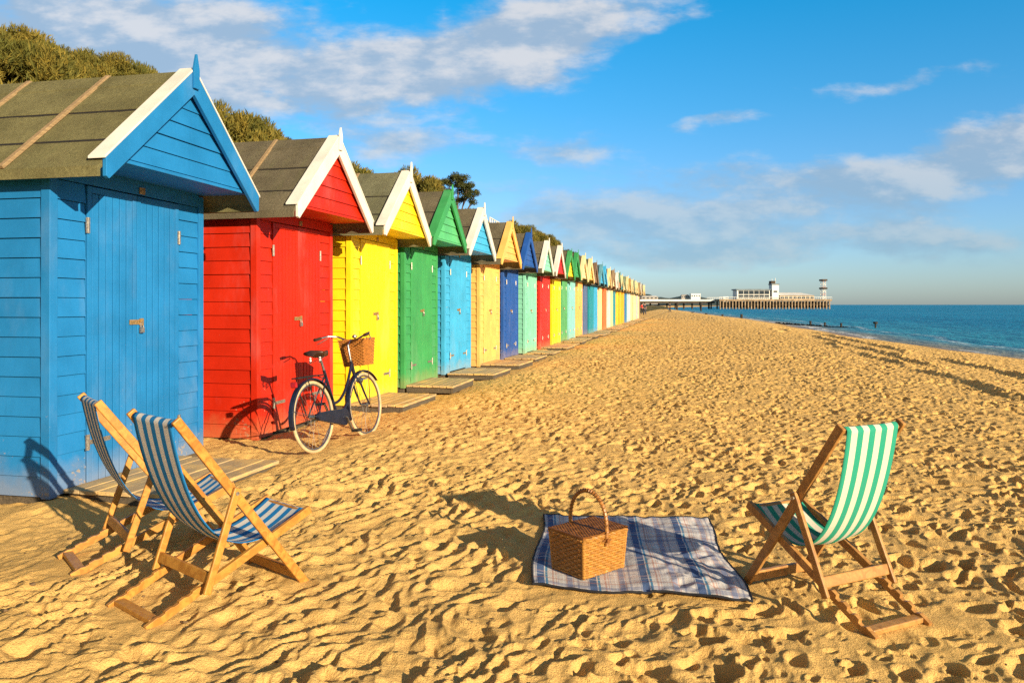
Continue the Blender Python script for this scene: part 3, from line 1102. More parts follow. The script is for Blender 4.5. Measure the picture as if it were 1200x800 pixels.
def picnic_basket():
    # near corner (.346,3.847); long axis (.249,.191), short axis (-.139,.211)
    cx, cy = .346 + .1245 - .0695 + .0, 3.847 + .0955 + .1055
    ang = math.atan2(.205, .245)
    zi = max(float(z) for z in zz[(np.abs(pts[:, 0] - cx) < .15) & (np.abs(pts[:, 1] - cy) < .13)]) - .004
    t = empty('picnic_basket', (cx, cy, zi + .004), ang, 'honey coloured wicker picnic basket with closed lids and hoop handle on the plaid blanket', 'basket')
    ww = wick('honey_wicker', (.55, .25, .045))
    wd = wick('brown_wicker', (.30, .11, .022))
    lx, ly, h = .145, .112, .195
    a, s_ = MB(), MB()
    weave_box(a, s_, lx, ly, h, .10, 15, 12, 9, .0058)
    for sx in (-1, 1):
        for sy in (-1, 1):
            s_.tube([(sx * lx, sy * ly, 0), (sx * lx * 1.10, sy * ly * 1.10, h)], .008, 8)
    a.box(-lx * .98, lx * .98, -ly * .98, ly * .98, .004, .012)
    body = a.build('basket_body', ww, t, smooth=True)
    s_.build('stakes', ww, body, smooth=True)
    mb = MB()
    braid(mb, rect_ring(lx * 1.1, ly * 1.1, h + .002, 24), .009, 34)
    braid(mb, rect_ring(lx * 1.0, ly * 1.0, .006, 24), .008, 34)
    mb.build('rim', ww, t, smooth=True)
    # lid: two flaps hinged on a middle bar, canes running across
    for sg in (-1, 1):
        mb = MB()
        x0, x1 = (.008, lx * 1.12) if sg > 0 else (-lx * 1.12, -.008)
        n = 17
        for k in range(n):
            x = x0 + (k + .5) / n * (x1 - x0)
            pp = []
            for q in range(37):
                y = -ly * 1.12 + 2 * ly * 1.12 * q / 36
                pp.append((x, y, h + .016 + .0024 * math.sin(q * math.pi / 2 + (k % 2) * math.pi)))
            mb.tube(pp, abs(x1 - x0) / n * .5, 5)
        for q in range(1, 14):
            y = -ly * 1.1 + 2.2 * ly * q / 14
            mb.tube([(x0, y, h + .0165), (x1, y, h + .0165)], .003, 5)
        lid = mb.build('lid', wd, t, smooth=True)
        e = MB()
        e.tube([(x0, -ly * 1.13, h + .016), (x1, -ly * 1.13, h + .016), (x1, ly * 1.13, h + .016), (x0, ly * 1.13, h + .016)], .0068, 7, closed=True)
        e.build('lid_edge', wd, lid, smooth=True)
    # handle: hoop across the short way
    hp = []
    for k in range(33):
        an = math.pi * k / 32
        yy = math.cos(an) * ly * 1.19
        z = h + .02 + math.sin(an) ** .8 * .19
        hp.append((0, yy, z))
    hp = [(0, hp[0][1], h - .05)] + hp + [(0, hp[-1][1], h - .05)]
    hb = MB().tube(hp, .0095, 8)
    ho = hb.build('handle', wick('handle_cane', (.52, .22, .05)), t, smooth=True)
    wr = MB()
    hv = [Vector(p) for p in hp]
    out = []
    for i in range(len(hv) * 6 - 6):
        k, f = divmod(i, 6)
        p = hv[k].lerp(hv[k + 1], f / 6)
        d = (hv[k + 1] - hv[k]).normalized()
        a_ = Vector((1, 0, 0))
        bq = d.cross(a_)
        th = i * .9
        out.append(p + (a_ * math.cos(th) + bq * math.sin(th)) * .0095)
    wr.tube(out, .0035, 5)
    wr.build('wrapping', wick('handle_wrap', (.40, .16, .035)), ho, smooth=True)
    for sy in (-1, 1):
        pg = MB()
        pg.tube([(-.03, sy * ly * 1.2, h - .02), (.03, sy * ly * 1.2, h - .02)], .005, 6)
        pg.disc((0, sy * ly * 1.29, h - .02), (0, 1, 0), .012, .01, 10)
        pg.build('peg', wd, t, smooth=True)


picnic_basket()

# ------------------------------------------------------------------ bicycle
def bicycle():
    zb = hz(BIKE[0], BIKE[1])
    t = empty('bicycle', (BIKE[0], BIKE[1], zb - .012), BIKE[2], 'navy step through bicycle with cream tyres and wicker basket by the red hut', 'bicycle', rx=math.radians(-6))
    navy = plain('navy_enamel', (.010, .012, .026), .28, 0, .3, 20, .6)
    black = plain('black_rubber', (.012, .012, .012), .6)
    cream = plain('cream_tyre', (.54, .39, .21), .75, 0, .25, 12)
    chrome = plain('chrome', (.42, .40, .37), .38, 1.0, .25, 20)
    steel = plain('spoke_steel', (.16, .15, .14), .55, .6, .2, 20)
    leather = plain('dark_leather', (.06, .024, .012), .42, 0, .4, 18)
    R = .352
    WB = 1.0
    hubs = [Vector((0, 0, R)), Vector((WB, 0, R))]
    for wi, hc in enumerate(hubs):
        w = MB().tube([hc + Vector((math.cos(a) * (R - .019), 0, math.sin(a) * (R - .019))) for a in [2 * math.pi * k / 64 for k in range(64)]], .0165, 10, closed=True).build('wheel', cream, t, smooth=True)
        MB().tube([hc + Vector((math.cos(a) * (R - .041), 0, math.sin(a) * (R - .041))) for a in [2 * math.pi * k / 64 for k in range(64)]], .010, 8, closed=True).build('rim', chrome, w, smooth=True)
        s_ = MB()
        for k in range(28):
            a = 2 * math.pi * k / 28
            sd = .028 if k % 2 else -.028
            ph = a + (.45 if (k // 2) % 2 else -.45)
            s_.tube([hc + Vector((math.cos(ph) * .022, sd, math.sin(ph) * .022)), hc + Vector((math.cos(a) * (R - .045), 0, math.sin(a) * (R - .045)))], .0014, 4, cap=False)
        s_.build('spokes', steel, w, smooth=True)
        hb = MB().tube([hc + Vector((0, -.055, 0)), hc + Vector((0, -.03, 0)), hc + Vector((0, -.03, 0)), hc + Vector((0, .03, 0)), hc + Vector((0, .03, 0)), hc + Vector((0, .055, 0))], [.009, .009, .024, .024, .009, .009], 10)
        hb.build('hub', chrome, w, smooth=True)
        # mudguard
        a0, a1 = (math.radians(20), math.radians(192)) if wi == 0 else (math.radians(38), math.radians(200))
        mb = MB()
        prof = [(-.030, -.010), (-.022, .004), (0, .010), (.022, .004), (.030, -.010)]
        n = 26
        V, Fc = [], []
        for k in range(n + 1):
            a = a0 + (a1 - a0) * k / n
            for (yy, rr) in prof:
                q = R + .018 + rr
                V.append(hc + Vector((math.cos(a) * q, yy, math.sin(a) * q)))
        for k in range(n):
            for j in range(4):
                i = k * 5 + j
                Fc.append((i, i + 1, i + 6, i + 5))
        g = mb.poly(V, Fc).build('mudguard', navy, t, smooth=True)
        so = g.modifiers.new('solid', 'SOLIDIFY')
        so.thickness = .002
        st = MB()
        for yy in (-.032, .032):
            a = math.radians(165) if wi == 0 else math.radians(180)
            st.tube([hc + Vector((0, yy * 1.5, 0)), hc + Vector((math.cos(a) * (R + .012), yy, math.sin(a) * (R + .012)))], .003, 5)
        st.build('mudguard_stay', chrome, g, smooth=True)
    BBk = Vector((.43, 0, .29))
    head_t, head_b = Vector((.785, 0, .84)), Vector((.835, 0, .67))
    seat_t = Vector((.255, 0, .785))
    f = MB()
    f.tube([BBk, seat_t], .0155, 10)
    f.tube([head_t, head_b], .019, 10)

    def curve(a, b, c, n=12):
        return [a * (1 - q) ** 2 + b * 2 * q * (1 - q) + c * q * q for q in [k / n for k in range(n + 1)]]
    f.tube(curve(head_b + Vector((-.004, 0, .01)), Vector((.66, 0, .36)), BBk), .017, 10)
    f.tube(curve(head_t + Vector((.006, 0, -.03)), Vector((.60, 0, .42)), BBk.lerp(seat_t, .30)), .0145, 10)
    for yy in (-1, 1):
        f.tube([BBk + Vector((0, yy * .03, 0)), Vector((.12, yy * .05, .33)), Vector((0, yy * .06, R))], .009, 8)
        f.tube([BBk.lerp(seat_t, .88) + Vector((0, yy * .012, 0)), Vector((0, yy * .06, R))], .0075, 8)
    f.tube([BBk + Vector((0, -.045, 0)), BBk + Vector((0, .045, 0))], .024, 12)
    f.build('frame', navy, t, smooth=True)
    fk = MB()
    for yy in (-1, 1):
        fk.tube([head_b + Vector((.006, yy * .012, -.01)), head_b + Vector((.014, yy * .045, -.04)), Vector((.925, yy * .052, .47)), Vector((WB, yy * .055, R))], [.012, .013, .011, .008], 8)
    fk.build('fork', navy, t, smooth=True)
    # chain case and cranks on the right (local -y)
    cc = MB()
    prof = []
    for k in range(13):
        a = math.radians(-90 + 180 * k / 12)
        prof.append((BBk.x + math.cos(a) * .088, BBk.z + math.sin(a) * .088))
    for k in range(9):
        a = math.radians(90 + 180 * k / 8)
        prof.append((-.005 + math.cos(a) * .040, R + math.sin(a) * .040))
    cc.prism(prof, -.088, -.052, lambda a, b_, yy: (a, yy, b_))
    cc.build('chain_case', navy, t, bevel=.006)
    ck = MB()
    dirv = Vector((.45, 0, -.9)).normalized() * .17
    ck.tube([BBk + Vector((0, -.11, 0)), BBk + Vector((0, .11, 0))], .008, 8)
    ck.beam(BBk + Vector((0, -.105, 0)), BBk + Vector((0, -.112, 0)) + dirv, .012, .026, (0, 1, 0))
    ck.beam(BBk + Vector((0, .085, 0)), BBk + Vector((0, .092, 0)) - dirv, .012, .026, (0, 1, 0))
    cr = ck.build('crank', chrome, t, bevel=.003)
    for sg, p in ((-1, BBk + Vector((0, -.115, 0)) + dirv), (1, BBk + Vector((0, .095, 0)) - dirv)):
        pd = MB()
        pd.box(p.x - .04, p.x + .04, p.y + sg * .005 - (.085 if sg < 0 else 0), p.y + sg * .005 + (.085 if sg > 0 else 0), p.z - .012, p.z + .012)
        pd.build('pedal', black, cr, bevel=.005)
    # saddle
    sp = MB().tube([BBk.lerp(seat_t, .9), seat_t + Vector((-.045, 0, .125))], .0125, 10).build('seat_post', chrome, t, smooth=True)
    V, Fc = [], []
    ns, nr = 14, 12
    sc = seat_t + Vector((-.05, 0, .165))
    for i in range(ns + 1):
        q = i / ns
        x = -.14 + .28 * q
        hwid = .105 * (1 - smooth(np.array(q), .12, .72)) + .020
        hwid = float(hwid) * math.sin(min(1, (q + .06) / .2) * math.pi / 2) * (1 if q < .95 else .7)
        for j in range(nr):
            a = 2 * math.pi * j / nr
            zt = .022 if math.sin(a) > 0 else .038
            V.append(sc + Vector((x, math.cos(a) * hwid, math.sin(a) * zt + .012 * (2 * q - 1) ** 2 + (.012 if q < .3 else 0))))
    for i in range(ns):
        for j in range(nr):
            k = (j + 1) % nr
            Fc.append((i * nr + j, i * nr + k, (i + 1) * nr + k, (i + 1) * nr + j))
    Fc += [tuple(range(nr))[::-1], tuple(ns * nr + j for j in range(nr))]
    sd = MB().poly(V, Fc).build('saddle', leather, t, smooth=True)
    spg = MB()
    for yy in (-.055, .055):
        spg.tube([sc + Vector((-.09 + .014 * math.cos(k * .9), yy + .014 * math.sin(k * .9), -.085 + k * .0022)) for k in range(28)], .0035, 5)
    spg.tube([sc + Vector((-.09, .05, -.08)), sc + Vector((.0, .02, -.05)), sc + Vector((.12, 0, -.01))], .004, 5)
    spg.tube([sc + Vector((-.09, -.05, -.08)), sc + Vector((.0, -.02, -.05)), sc + Vector((.12, 0, -.01))], .004, 5)
    spg.build('spring', chrome, sd, smooth=True)
    # rear rack, lamp
    rk = MB()
    zr = .745
    rk.tube([(.20, -.06, zr), (-.20, -.065, zr), (-.24, -.03, zr), (-.24, .03, zr), (-.20, .065, zr), (.20, .06, zr)], .006, 6)
    for yy in (-.022, .022):
        rk.tube([(.2, yy, zr), (-.24, yy, zr)], .0045, 6)
    for yy in (-1, 1):
        rk.tube([(-.14, yy * .064, zr), (-.01, yy * .07, R + .02)], .005, 6)
    rk.tube([(.20, -.06, zr), (.245, 0, .70), (.20, .06, zr)], .005, 6)
    rk.build('luggage_rack', black, t, smooth=True)
    lm = MB()
    lm.box(-.285, -.25, -.03, .03, .66, .715)
    lm.build('tail_lamp', plain('red_lens', (.35, .01, .01), .25), t, bevel=.008)
    # stem, bars
    st = MB().tube([head_t, head_t + Vector((-.03, 0, .17)), head_t + Vector((.03, 0, .215))], .0125, 10).build('stem', chrome, t, smooth=True)
    hb = head_t + Vector((.03, 0, .215))
    for sg in (1, -1):
        p = [hb, hb + Vector((.03, sg * .07, .012)), hb + Vector((.035, sg * .17, .055)), hb + Vector((-.03, sg * .25, .07)), hb + Vector((-.13, sg * .29, .055)), hb + Vector((-.21, sg * .30, .045))]
        pv = []
        for i in range(len(p) - 1):
            for q in range(4):
                pv.append(p[i].lerp(p[i + 1], q / 4))
        pv.append(p[-1])
        h = MB().tube(pv, .0105, 8).build('handlebar', chrome, t, smooth=True)
        MB().tube([p[-2].lerp(p[-1], -.15), p[-1] + Vector((-.01, 0, -.002))], .017, 10).build('grip', leather, h, smooth=True)
        lv = MB().tube([p[3] + Vector((0, -sg * .0, -.02)), p[3].lerp(p[4], .6) + Vector((0, sg * .02, -.045)), p[5] + Vector((.06, sg * .015, -.05))], .0055, 6)
        lv.build('brake_lever', chrome, h, smooth=True)
    MB().tube([hb + Vector((-.01, -.06, .02)), hb + Vector((-.01, -.06, .035)), hb + Vector((-.01, -.06, .055)), hb + Vector((-.01, -.06, .064))], [.008, .027, .022, .004], 12).build('bell', chrome, t, smooth=True)
    cb = MB()
    for sg in (1, -1):
        cb.tube(curve(hb + Vector((-.02, sg * .22, .05)), hb + Vector((.17, sg * .11, .02)), head_b + Vector((.05, sg * .015, 0))), .003, 5)
    cb.build('brake_cable', black, t, smooth=True)
    # front lamp
    MB().tube([(.885, -.0, .62), (.91, 0, .62), (.95, 0, .62), (.955, 0, .62)], [.012, .03, .034, .028], 12).build('head_lamp', chrome, t, smooth=True)
    # wicker basket
    a, s_ = MB(), MB()
    weave_box(a, s_, .098, .118, .28, .26, 17, 8, 11, .006)
    ww = wick('basket_wicker', (.52, .19, .03))
    M = Matrix.Translation((.945, 0, .78))
    a.box(-.095, .095, -.115, .115, 0.0, .01)
    for mb in (a, s_):
        mb.v = [tuple(M @ Vector(p)) for p in mb.v]
    bk = a.build('wicker_basket', ww, t, smooth=True)
    s_.build('stakes', ww, bk, smooth=True)
    r_ = MB()
    braid(r_, [M @ Vector(p) for p in rect_ring(.098 * 1.26, .118 * 1.26, .282, 20)], .011, 30)
    r_.build('rim', ww, bk, smooth=True)
    br = MB()
    for sg in (-1, 1):
        br.tube([Vector((WB, sg * .062, R)), Vector((.965, sg * .10, .778))], .004, 6)
        br.box(.85, .865, sg * .05 - .012, sg * .05 + .012, .80, 1.0)
    br.build('basket_strap', leather, t, smooth=False)
    ks = MB().tube([Vector((.40, .03, .28)), Vector((.33, .17, -.0))], .008, 8)
    ks.tube([Vector((.33, .17, .01)), Vector((.27, .18, .0))], .008, 8)
    ks.build('kickstand', chrome, t, smooth=True)


bicycle()

# ------------------------------------------------------------------ cliff and scrub
def cliff_h(c, s):
    rise = smooth(-c, 7.4, 12.2)
    h = 5.6 * rise + .25 * smooth(-c, 12, 20)
    h = h * (1 - smooth(s, 95, 190) * .85)
    return h - .12 + .5 * perlin(s / 4.0, c / 3.0, 71) * rise + .2 * perlin(s / 1.1, c / 1.1, 72) * rise


ss = np.concatenate([np.arange(-14, 100, .6), np.arange(100, 420, 6)])
cc_ = -np.concatenate([np.arange(7.0, 15, .3), np.arange(15, 80, 5)])
S2, C2 = np.meshgrid(ss, cc_)
Zc = cliff_h(C2.ravel(), S2.ravel())
P = [tuple(cs(c, s, z)) for c, s, z in zip(C2.ravel(), S2.ravel(), Zc)]
na = len(ss)
Fc = [(i * na + j, (i + 1) * na + j, (i + 1) * na + j + 1, i * na + j + 1) for i in range(len(cc_) - 1) for j in range(na - 1)]
m, nt, b = new_mat('scrub_slope', .95, .1)
co = nt.coord()
nn = nt.noise(co, 1.3, 6, .65)
nt.put(b.inputs['Base Color'], nt.mix(nt.ramp(nn, .4, .65), (.055, .06, .02), (.15, .11, .05)))
bump(nt, b, nt.noise(co, 4, 6, .7), .8, .2)
tag(MB().poly(P, Fc).build('cliff_slope', m, smooth=True), kind='structure')


def leaf_mat(name, c1, c2, c3):
    m, nt, b = new_mat(name, .7, .2)
    oi = nt.node('ShaderNodeObjectInfo').outputs['Random']
    co = nt.coord()
    n1 = nt.noise(co, 1.6, 4, .6)
    gi = nt.node('ShaderNodeNewGeometry').outputs['Random Per Island']
    c = nt.mix(nt.ramp(n1, .35, .65), c1, c2)
    c = nt.mix(nt.math('MULTIPLY', gi, .75), c, c3)
    nt.put(b.inputs['Base Color'], c)
    tr = nt.node('ShaderNodeBsdfTranslucent')
    nt.put(tr.inputs[0], c)
    mx = nt.node('ShaderNodeMixShader')
    mx.inputs[0].default_value = .25
    nt.l.new(b.outputs[0], mx.inputs[1])
    nt.l.new(tr.outputs[0], mx.inputs[2])
    out = [q for q in nt.n if q.type == 'OUTPUT_MATERIAL'][0]
    nt.l.new(mx.outputs[0], out.inputs[0])
    return m


M_GORSE = leaf_mat('gorse_foliage', (.15, .14, .026), (.32, .225, .036), (.07, .085, .02))
M_DARKL = leaf_mat('dark_foliage', (.07, .085, .022), (.14, .12, .025), (.05, .065, .018))
M_PINE = leaf_mat('pine_needles', (.075, .085, .02), (.12, .11, .024), (.04, .055, .016))
M_BARK = wood((.16, .105, .06), (.07, .045, .028), 'bark', 'z', .9, .8)


def leaf_cloud(mb, rng, lobes, n, size, up=.35, shell=.55, spiky=0.0):
    """n leaf quads spread through a set of ellipsoid lobes (x,y,z,rx,ry,rz)"""
    vol = np.array([l[3] * l[4] * l[5] for l in lobes]) ** .7
    vol = vol / vol.sum()
    which = rng.choice(len(lobes), n, p=vol)
    d = rng.normal(size=(n, 3))
    d /= np.linalg.norm(d, axis=1)[:, None]
    rr = shell + (1.22 - shell) * rng.random(n) ** .8
    L = np.array(lobes)[which]
    ctr = L[:, :3] + d * rr[:, None] * L[:, 3:6]
    nv = d + rng.normal(size=(n, 3)) * .7 + np.array([0, 0, up])
    nv /= np.linalg.norm(nv, axis=1)[:, None]
    t1 = np.cross(nv, rng.normal(size=(n, 3)))
    if spiky:
        t1 = d * .7 + np.array([0, 0, .7]) + rng.normal(size=(n, 3)) * .45
    t1 /= np.linalg.norm(t1, axis=1)[:, None]
    t2 = np.cross(nv, t1)
    t2 /= np.linalg.norm(t2, axis=1)[:, None]
    sz = size * (.6 + .8 * rng.random(n))[:, None]
    lw = 1 + spiky
    ww = .55 - .25 * min(1, spiky)
    a = ctr - t1 * sz * lw
    b_ = ctr - t2 * sz * ww
    c_ = ctr + t1 * sz * lw
    e = ctr + t2 * sz * ww
    base = len(mb.v)
    arr = np.stack([a, b_, c_, e], 1).reshape(-1, 3)
    mb.v += [tuple(p) for p in arr.tolist()]
    mb.f += [(base + 4 * i, base + 4 * i + 1, base + 4 * i + 2, base + 4 * i + 3) for i in range(n)]


def blob(mb, x, y, z, rx, ry, rz, seed, n=10):
    rg = random.Random(seed)
    base = len(mb.v)
    for i in range(n + 1):
        th = math.pi * i / n
        for j in range(2 * n):
            ph = math.pi * j / n
            k = .85 + .25 * rg.random()
            mb.v.append((x + rx * k * math.sin(th) * math.cos(ph), y + ry * k * math.sin(th) * math.sin(ph), z + rz * k * math.cos(th)))
    for i in range(n):
        for j in range(2 * n):
            k = (j + 1) % (2 * n)
            mb.f.append((base + i * 2 * n + j, base + (i + 1) * 2 * n + j, base + (i + 1) * 2 * n + k, base + i * 2 * n + k))


def bush_lobes(rng, w, h, k=42):
    out = []
    for i in range(k):
        a = rng.random() * 2 * math.pi
        q = rng.random() ** .6
        r = q * w * .72
        z = h * (.92 * math.sqrt(max(0.03, 1 - q * q * .9))) * (.55 + .42 * rng.random())
        s_ = w * (.10 + .15 * rng.random())
        out.append((r * math.cos(a), r * math.sin(a), z, s_, s_, s_ * .8))
    return out


def make_bush(seed, w, h, nleaf, size, mat, name='gorse_bush'):
    rng = np.random.default_rng(seed)
    lobes = bush_lobes(rng, w, h)
    mb = MB()
    leaf_cloud(mb, rng, lobes, nleaf, size, spiky=1.0)
    me_f = mb.build('foliage', mat)
    st = MB()
    for i in range(6):
        a = rng.random() * 6.28
        l = lobes[i]
        st.tube([(.1 * math.cos(a), .1 * math.sin(a), -.3), (l[0] * .4, l[1] * .4, l[2] * .45), (l[0], l[1], l[2])], [.05, .035, .015], 6)
    me_s = st.build('stem', M_BARK, smooth=True)
    core = MB()  # solid blobs added inside the lobes, dark backing that stops light passing through
    for l in lobes:
        blob(core, l[0], l[1], l[2] * .97, l[3] * .62, l[4] * .62, l[5] * .62, seed, 5)
    core_o = core.build('foliage_core', mat, smooth=False)
    return me_f, me_s, core_o


def place_bush(protos, loc, rz, sc, label, first):
    t = empty('gorse_bush', loc, rz, label, 'bush', 'scrub bushes on the cliff top')
    t.scale = (sc, sc, sc)
    for p in protos:
        o = p if first else p.copy()
        if not first:
            COL.objects.link(o)
        o.parent = t
    return t


near_p = make_bush(3, 1.5, 1.9, 42000, .027, M_GORSE)
mid_p = make_bush(4, 1.5, 1.6, 16000, .045, M_GORSE)
dark_p = make_bush(5, 1.4, 1.7, 14000, .045, M_DARKL)
used = set()
# pixel x, pixel y of the crown top (1200x800), c, prototype, scale, label
bl = [
    (8, 20, -12.0, 'n', 1.0, 'olive gorse bush on the cliff, at the left border of the picture'),
    (52, 44, -12.4, 'n', .8, 'olive gorse bush between the border one and the round one over the blue hut roof'),
    (122, 54, -12.4, 'n', .85, 'round olive gorse bush showing over the blue hut roof'),
    (168, 76, -12.2, 'm', .62, 'low gorse bush just left of the blue hut peak'),
    (268, 124, -12.2, 'm', 1.0, 'mustard gorse bush in the gap just right of the blue gable'),
    (305, 143, -12.2, 'm', .9, 'gorse bush above the left end of the red hut roof'),
    (331, 156, -12.8, 'd', .55, 'small dark green bush above the red hut roof'),
    (418, 192, -12.2, 'm', 1.0, 'gorse bush in the gap between the red and the yellow gables'),
    (486, 199, -12.2, 'm', 1.25, 'gorse bush behind the yellow hut peak'),
    (506, 228, -12.2, 'd', 1.1, 'dark scrub bush left of the green gable'),
    (548, 246, -12.2, 'm', 1.2, 'scrub bush at the foot of the pine'),
    (606, 260, -12.2, 'm', 1.3, 'gorse bush above the apricot and navy gables'),
    (622, 266, -12.2, 'm', 1.3, 'gorse bush behind the navy gable'),
    (640, 276, -12.2, 'm', 1.2, 'gorse bush behind the mint gable'),
    (667, 290, -12.2, 'd', 1.6, 'dark rounded bush over the green roofs halfway along the row'),
]


def s_of(px, c):
    t = (px - 600) / 900
    return c * (CA + t * SA) / (t * CA - SA)


pm = {'n': near_p, 'm': mid_p, 'd': dark_p}
hh = {'n': 1.9 * .98, 'm': 1.6 * .98, 'd': 1.7 * .98}
for i, (px, py, c, k, sc_, label) in enumerate(bl):
    s = s_of(px, c)
    y = cs(c, s).y
    ztop = H + (357 - py) / 900 * y
    place_bush(pm[k], cs(c, s, ztop - hh[k] * sc_), i * 1.7, sc_, label, k not in used)
    used.add(k)

# scrub covering the rest of the slope: nobody could count it
rng = np.random.default_rng(11)
mb = MB()
lobes = []
for i in range(900):
    s = rng.uniform(2, 110) if i < 700 else rng.uniform(2, 40)
    c = -rng.uniform(8.2, 13.5)
    w = rng.uniform(.35, .8)
    z = float(cliff_h(np.array([c]), np.array([s]))[0])
    p = cs(c, s, z + w * .35)
    lobes.append((p.x, p.y, p.z, w, w, w * .7))
leaf_cloud(mb, rng, lobes, 90000, .05, spiky=1.0)
tag(mb.build('cliff_scrub', M_GORSE), 'olive scrub and gorse covering the cliff slope behind the huts', 'scrub', kind='stuff')

# pine -----------------------------------------------------------------
def pine():
    c = -14.0
    s = s_of(533, c)
    p = cs(c, s)
    zt = H + (357 - 199) / 900 * p.y
    zb = zt - 4.1
    t = empty('pine_tree', (p.x, p.y, zb), 0, 'dark pine with bare forked stems standing on the cliff beyond the green hut', 'tree')
    rng = np.random.default_rng(9)
    st = MB()
    tips = []
    for (bx, lean, hgt) in ((.0, -.35, 3.2), (.1, .15, 3.4), (.22, .55, 2.9), (.3, .95, 2.5)):
        base = Vector((bx, rng.uniform(-.1, .1), -.5))
        p1 = Vector((bx + lean * .25, rng.uniform(-.2, .2), hgt * .45))
        p2 = Vector((bx + lean, rng.uniform(-.3, .3), hgt))
        st.tube([base, base.lerp(p1, .5) + Vector((.03, .02, 0)), p1, p1.lerp(p2, .55), p2], [.08, .065, .05, .04, .02], 7)
        for k in range(5):
            q = p1.lerp(p2, .1 + .2 * k)
            e = q + Vector((rng.uniform(-.7, .7), rng.uniform(-.6, .6), rng.uniform(.2, .6)))
            st.tube([q, q.lerp(e, .5) + Vector((0, 0, .06)), e], [.028, .02, .01], 5)
            tips.append(e)
        tips.append(p2)
    st.build('trunk', M_BARK, t, smooth=True)
    lobes = []
    for e in tips:
        if e.z > 1.9 and rng.random() < .8:
            w = rng.uniform(.2, .38)
            lobes.append((e.x, e.y, e.z + .1, w, w, w * .6))
    for (x, z, w) in ((-.1, 3.65, .45), (.35, 3.5, .5), (-.5, 3.3, .42), (-.9, 2.95, .32), (.8, 3.2, .42), (1.1, 2.75, .32), (-1.05, 2.4, .25), (.2, 3.05, .42), (-.35, 2.7, .32), (.65, 2.7, .3)):
        for q in range(4):
            lobes.append((x + rng.uniform(-.25, .25), rng.uniform(-.6, .6), z + rng.uniform(-.14, .14), w * .62, w * .62, w * .42))
    cr = MB()
    leaf_cloud(cr, rng, lobes, 13000, .042, .5, .3)
    cr.build('crown', M_PINE, t)


pine()

# white handrail on the cliff path
p0, p1 = cs(-11.6, s_of(574, -11.6)), cs(-11.4, s_of(589, -11.4))
za, zb_ = H + (357 - 273) / 900 * p0.y, H + (357 - 276) / 900 * p1.y
mb = MB()
A0, B0 = Vector((p0.x, p0.y, za)), Vector((p1.x, p1.y, zb_))
rail_t = empty('handrail', A0, 0, 'white handrail on the cliff path seen over the sky blue hut', 'handrail')
D0 = B0 - A0
for f in (.5, .95):
    MB().tube([Vector((0, 0, f)), D0 + Vector((0, 0, f - .25))], .04, 6).build('rail', M_WHITE, rail_t, smooth=True)
for k in range(7):
    q = D0 * (k / 6)
    MB().tube([q + Vector((0, 0, -.5)), q + Vector((0, 0, .97 - .25 * k / 6))], .04, 6).build('post', M_WHITE, rail_t, smooth=True)

# ------------------------------------------------------------------ pier and far shore
PY = 414.0


def pxw(px, py, Y):
    return (px - 600) / 900 * Y, H + (357 - py) / 900 * Y


M_PWHITE = plain('pier_white', (.74, .70, .62), .6, 0, .15, .4)
M_PDARK = plain('pier_timber_and_shade', (.07, .048, .03), .85, 0, .5, .5)
M_PILE = plain('pier_pile', (.34, .23, .13), .8, 0, .5, .8)
M_GLASS = plain('dark_glass', (.03, .04, .05), .15, 0, .3, 1)
M_PROOF = plain('pier_roof', (.14, .18, .2), .6, 0, .2, .4)

x0, _ = pxw(843, 0, PY)
x1, _ = pxw(975, 0, PY)
xn, _ = pxw(752, 0, PY)
zd = H + (357 - 350.5) / 900 * PY
pier = empty('pier', ((x0 + x1) / 2, PY + 13, SEA), 0, 'long pier on timber piles running out to sea in the distance', 'pier')
ox, oz = (x0 + x1) / 2, SEA


def pb(mb, xa, xb, ya, yb, za, zb):
    return mb.box(xa - ox, xb - ox, ya, yb, za - oz, zb - oz)


pb(MB(), x0, x1, -13, 13, zd - 1.0, zd).build('deck', M_PILE, pier)
pb(MB(), xn, x0, -4, 4, zd - 1.1, zd - .1).build('walkway', M_PWHITE, pier)
pb(MB(), xn, x0, -3.5, 3.5, zd - 2.2, zd - 1.15).build('girder', M_PDARK, pier)
for k in range(36):
    x = x0 + (x1 - x0) * (k + .3) / 36
    for yy in ((-12.5,) if k % 2 else (-12.5, 6)):
        MB().tube([(x - ox, yy, -3), (x - ox, yy, zd - oz - 1)], .42, 6).build('pile', M_PILE, pier, smooth=True)
for k in range(9):
    x = xn + (x0 - xn) * (k + .5) / 9
    MB().tube([(x - ox, 0, -3), (x - ox, 0, zd - oz - 2.2)], .5, 6).build('pile', M_PDARK, pier, smooth=True)
mb = MB()
for k in range(35):
    xa = x0 + (x1 - x0) * (k + .3) / 36 - ox
    xb = x0 + (x1 - x0) * (k + 1.3) / 36 - ox
    mb.beam((xa, -11.8, 1.2), (xb, -11.8, zd - oz - 1.3), .3, .3)
    mb.beam((xb, -11.6, 1.2), (xa, -11.6, zd - oz - 1.3), .3, .3)
pb(mb, x0 + 1, x1 - 1, -10.2, -10, SEA + .6, zd - 1.3)  # dark sheet behind the beams, stands in for shade under the deck
mb.build('bracing_and_shade', M_PDARK, pier)
mb = MB()
for yy in (-12.9, 12.9):
    mb.box(x0 - ox, x1 - ox, yy - .05, yy + .05, zd - oz + 1.05, zd - oz + 1.2)
    for k in range(60):
        x = x0 + (x1 - x0) * k / 59 - ox
        mb.box(x - .05, x + .05, yy - .05, yy + .05, zd - oz, zd - oz + 1.05)
mb.build('railing', M_PWHITE, pier)

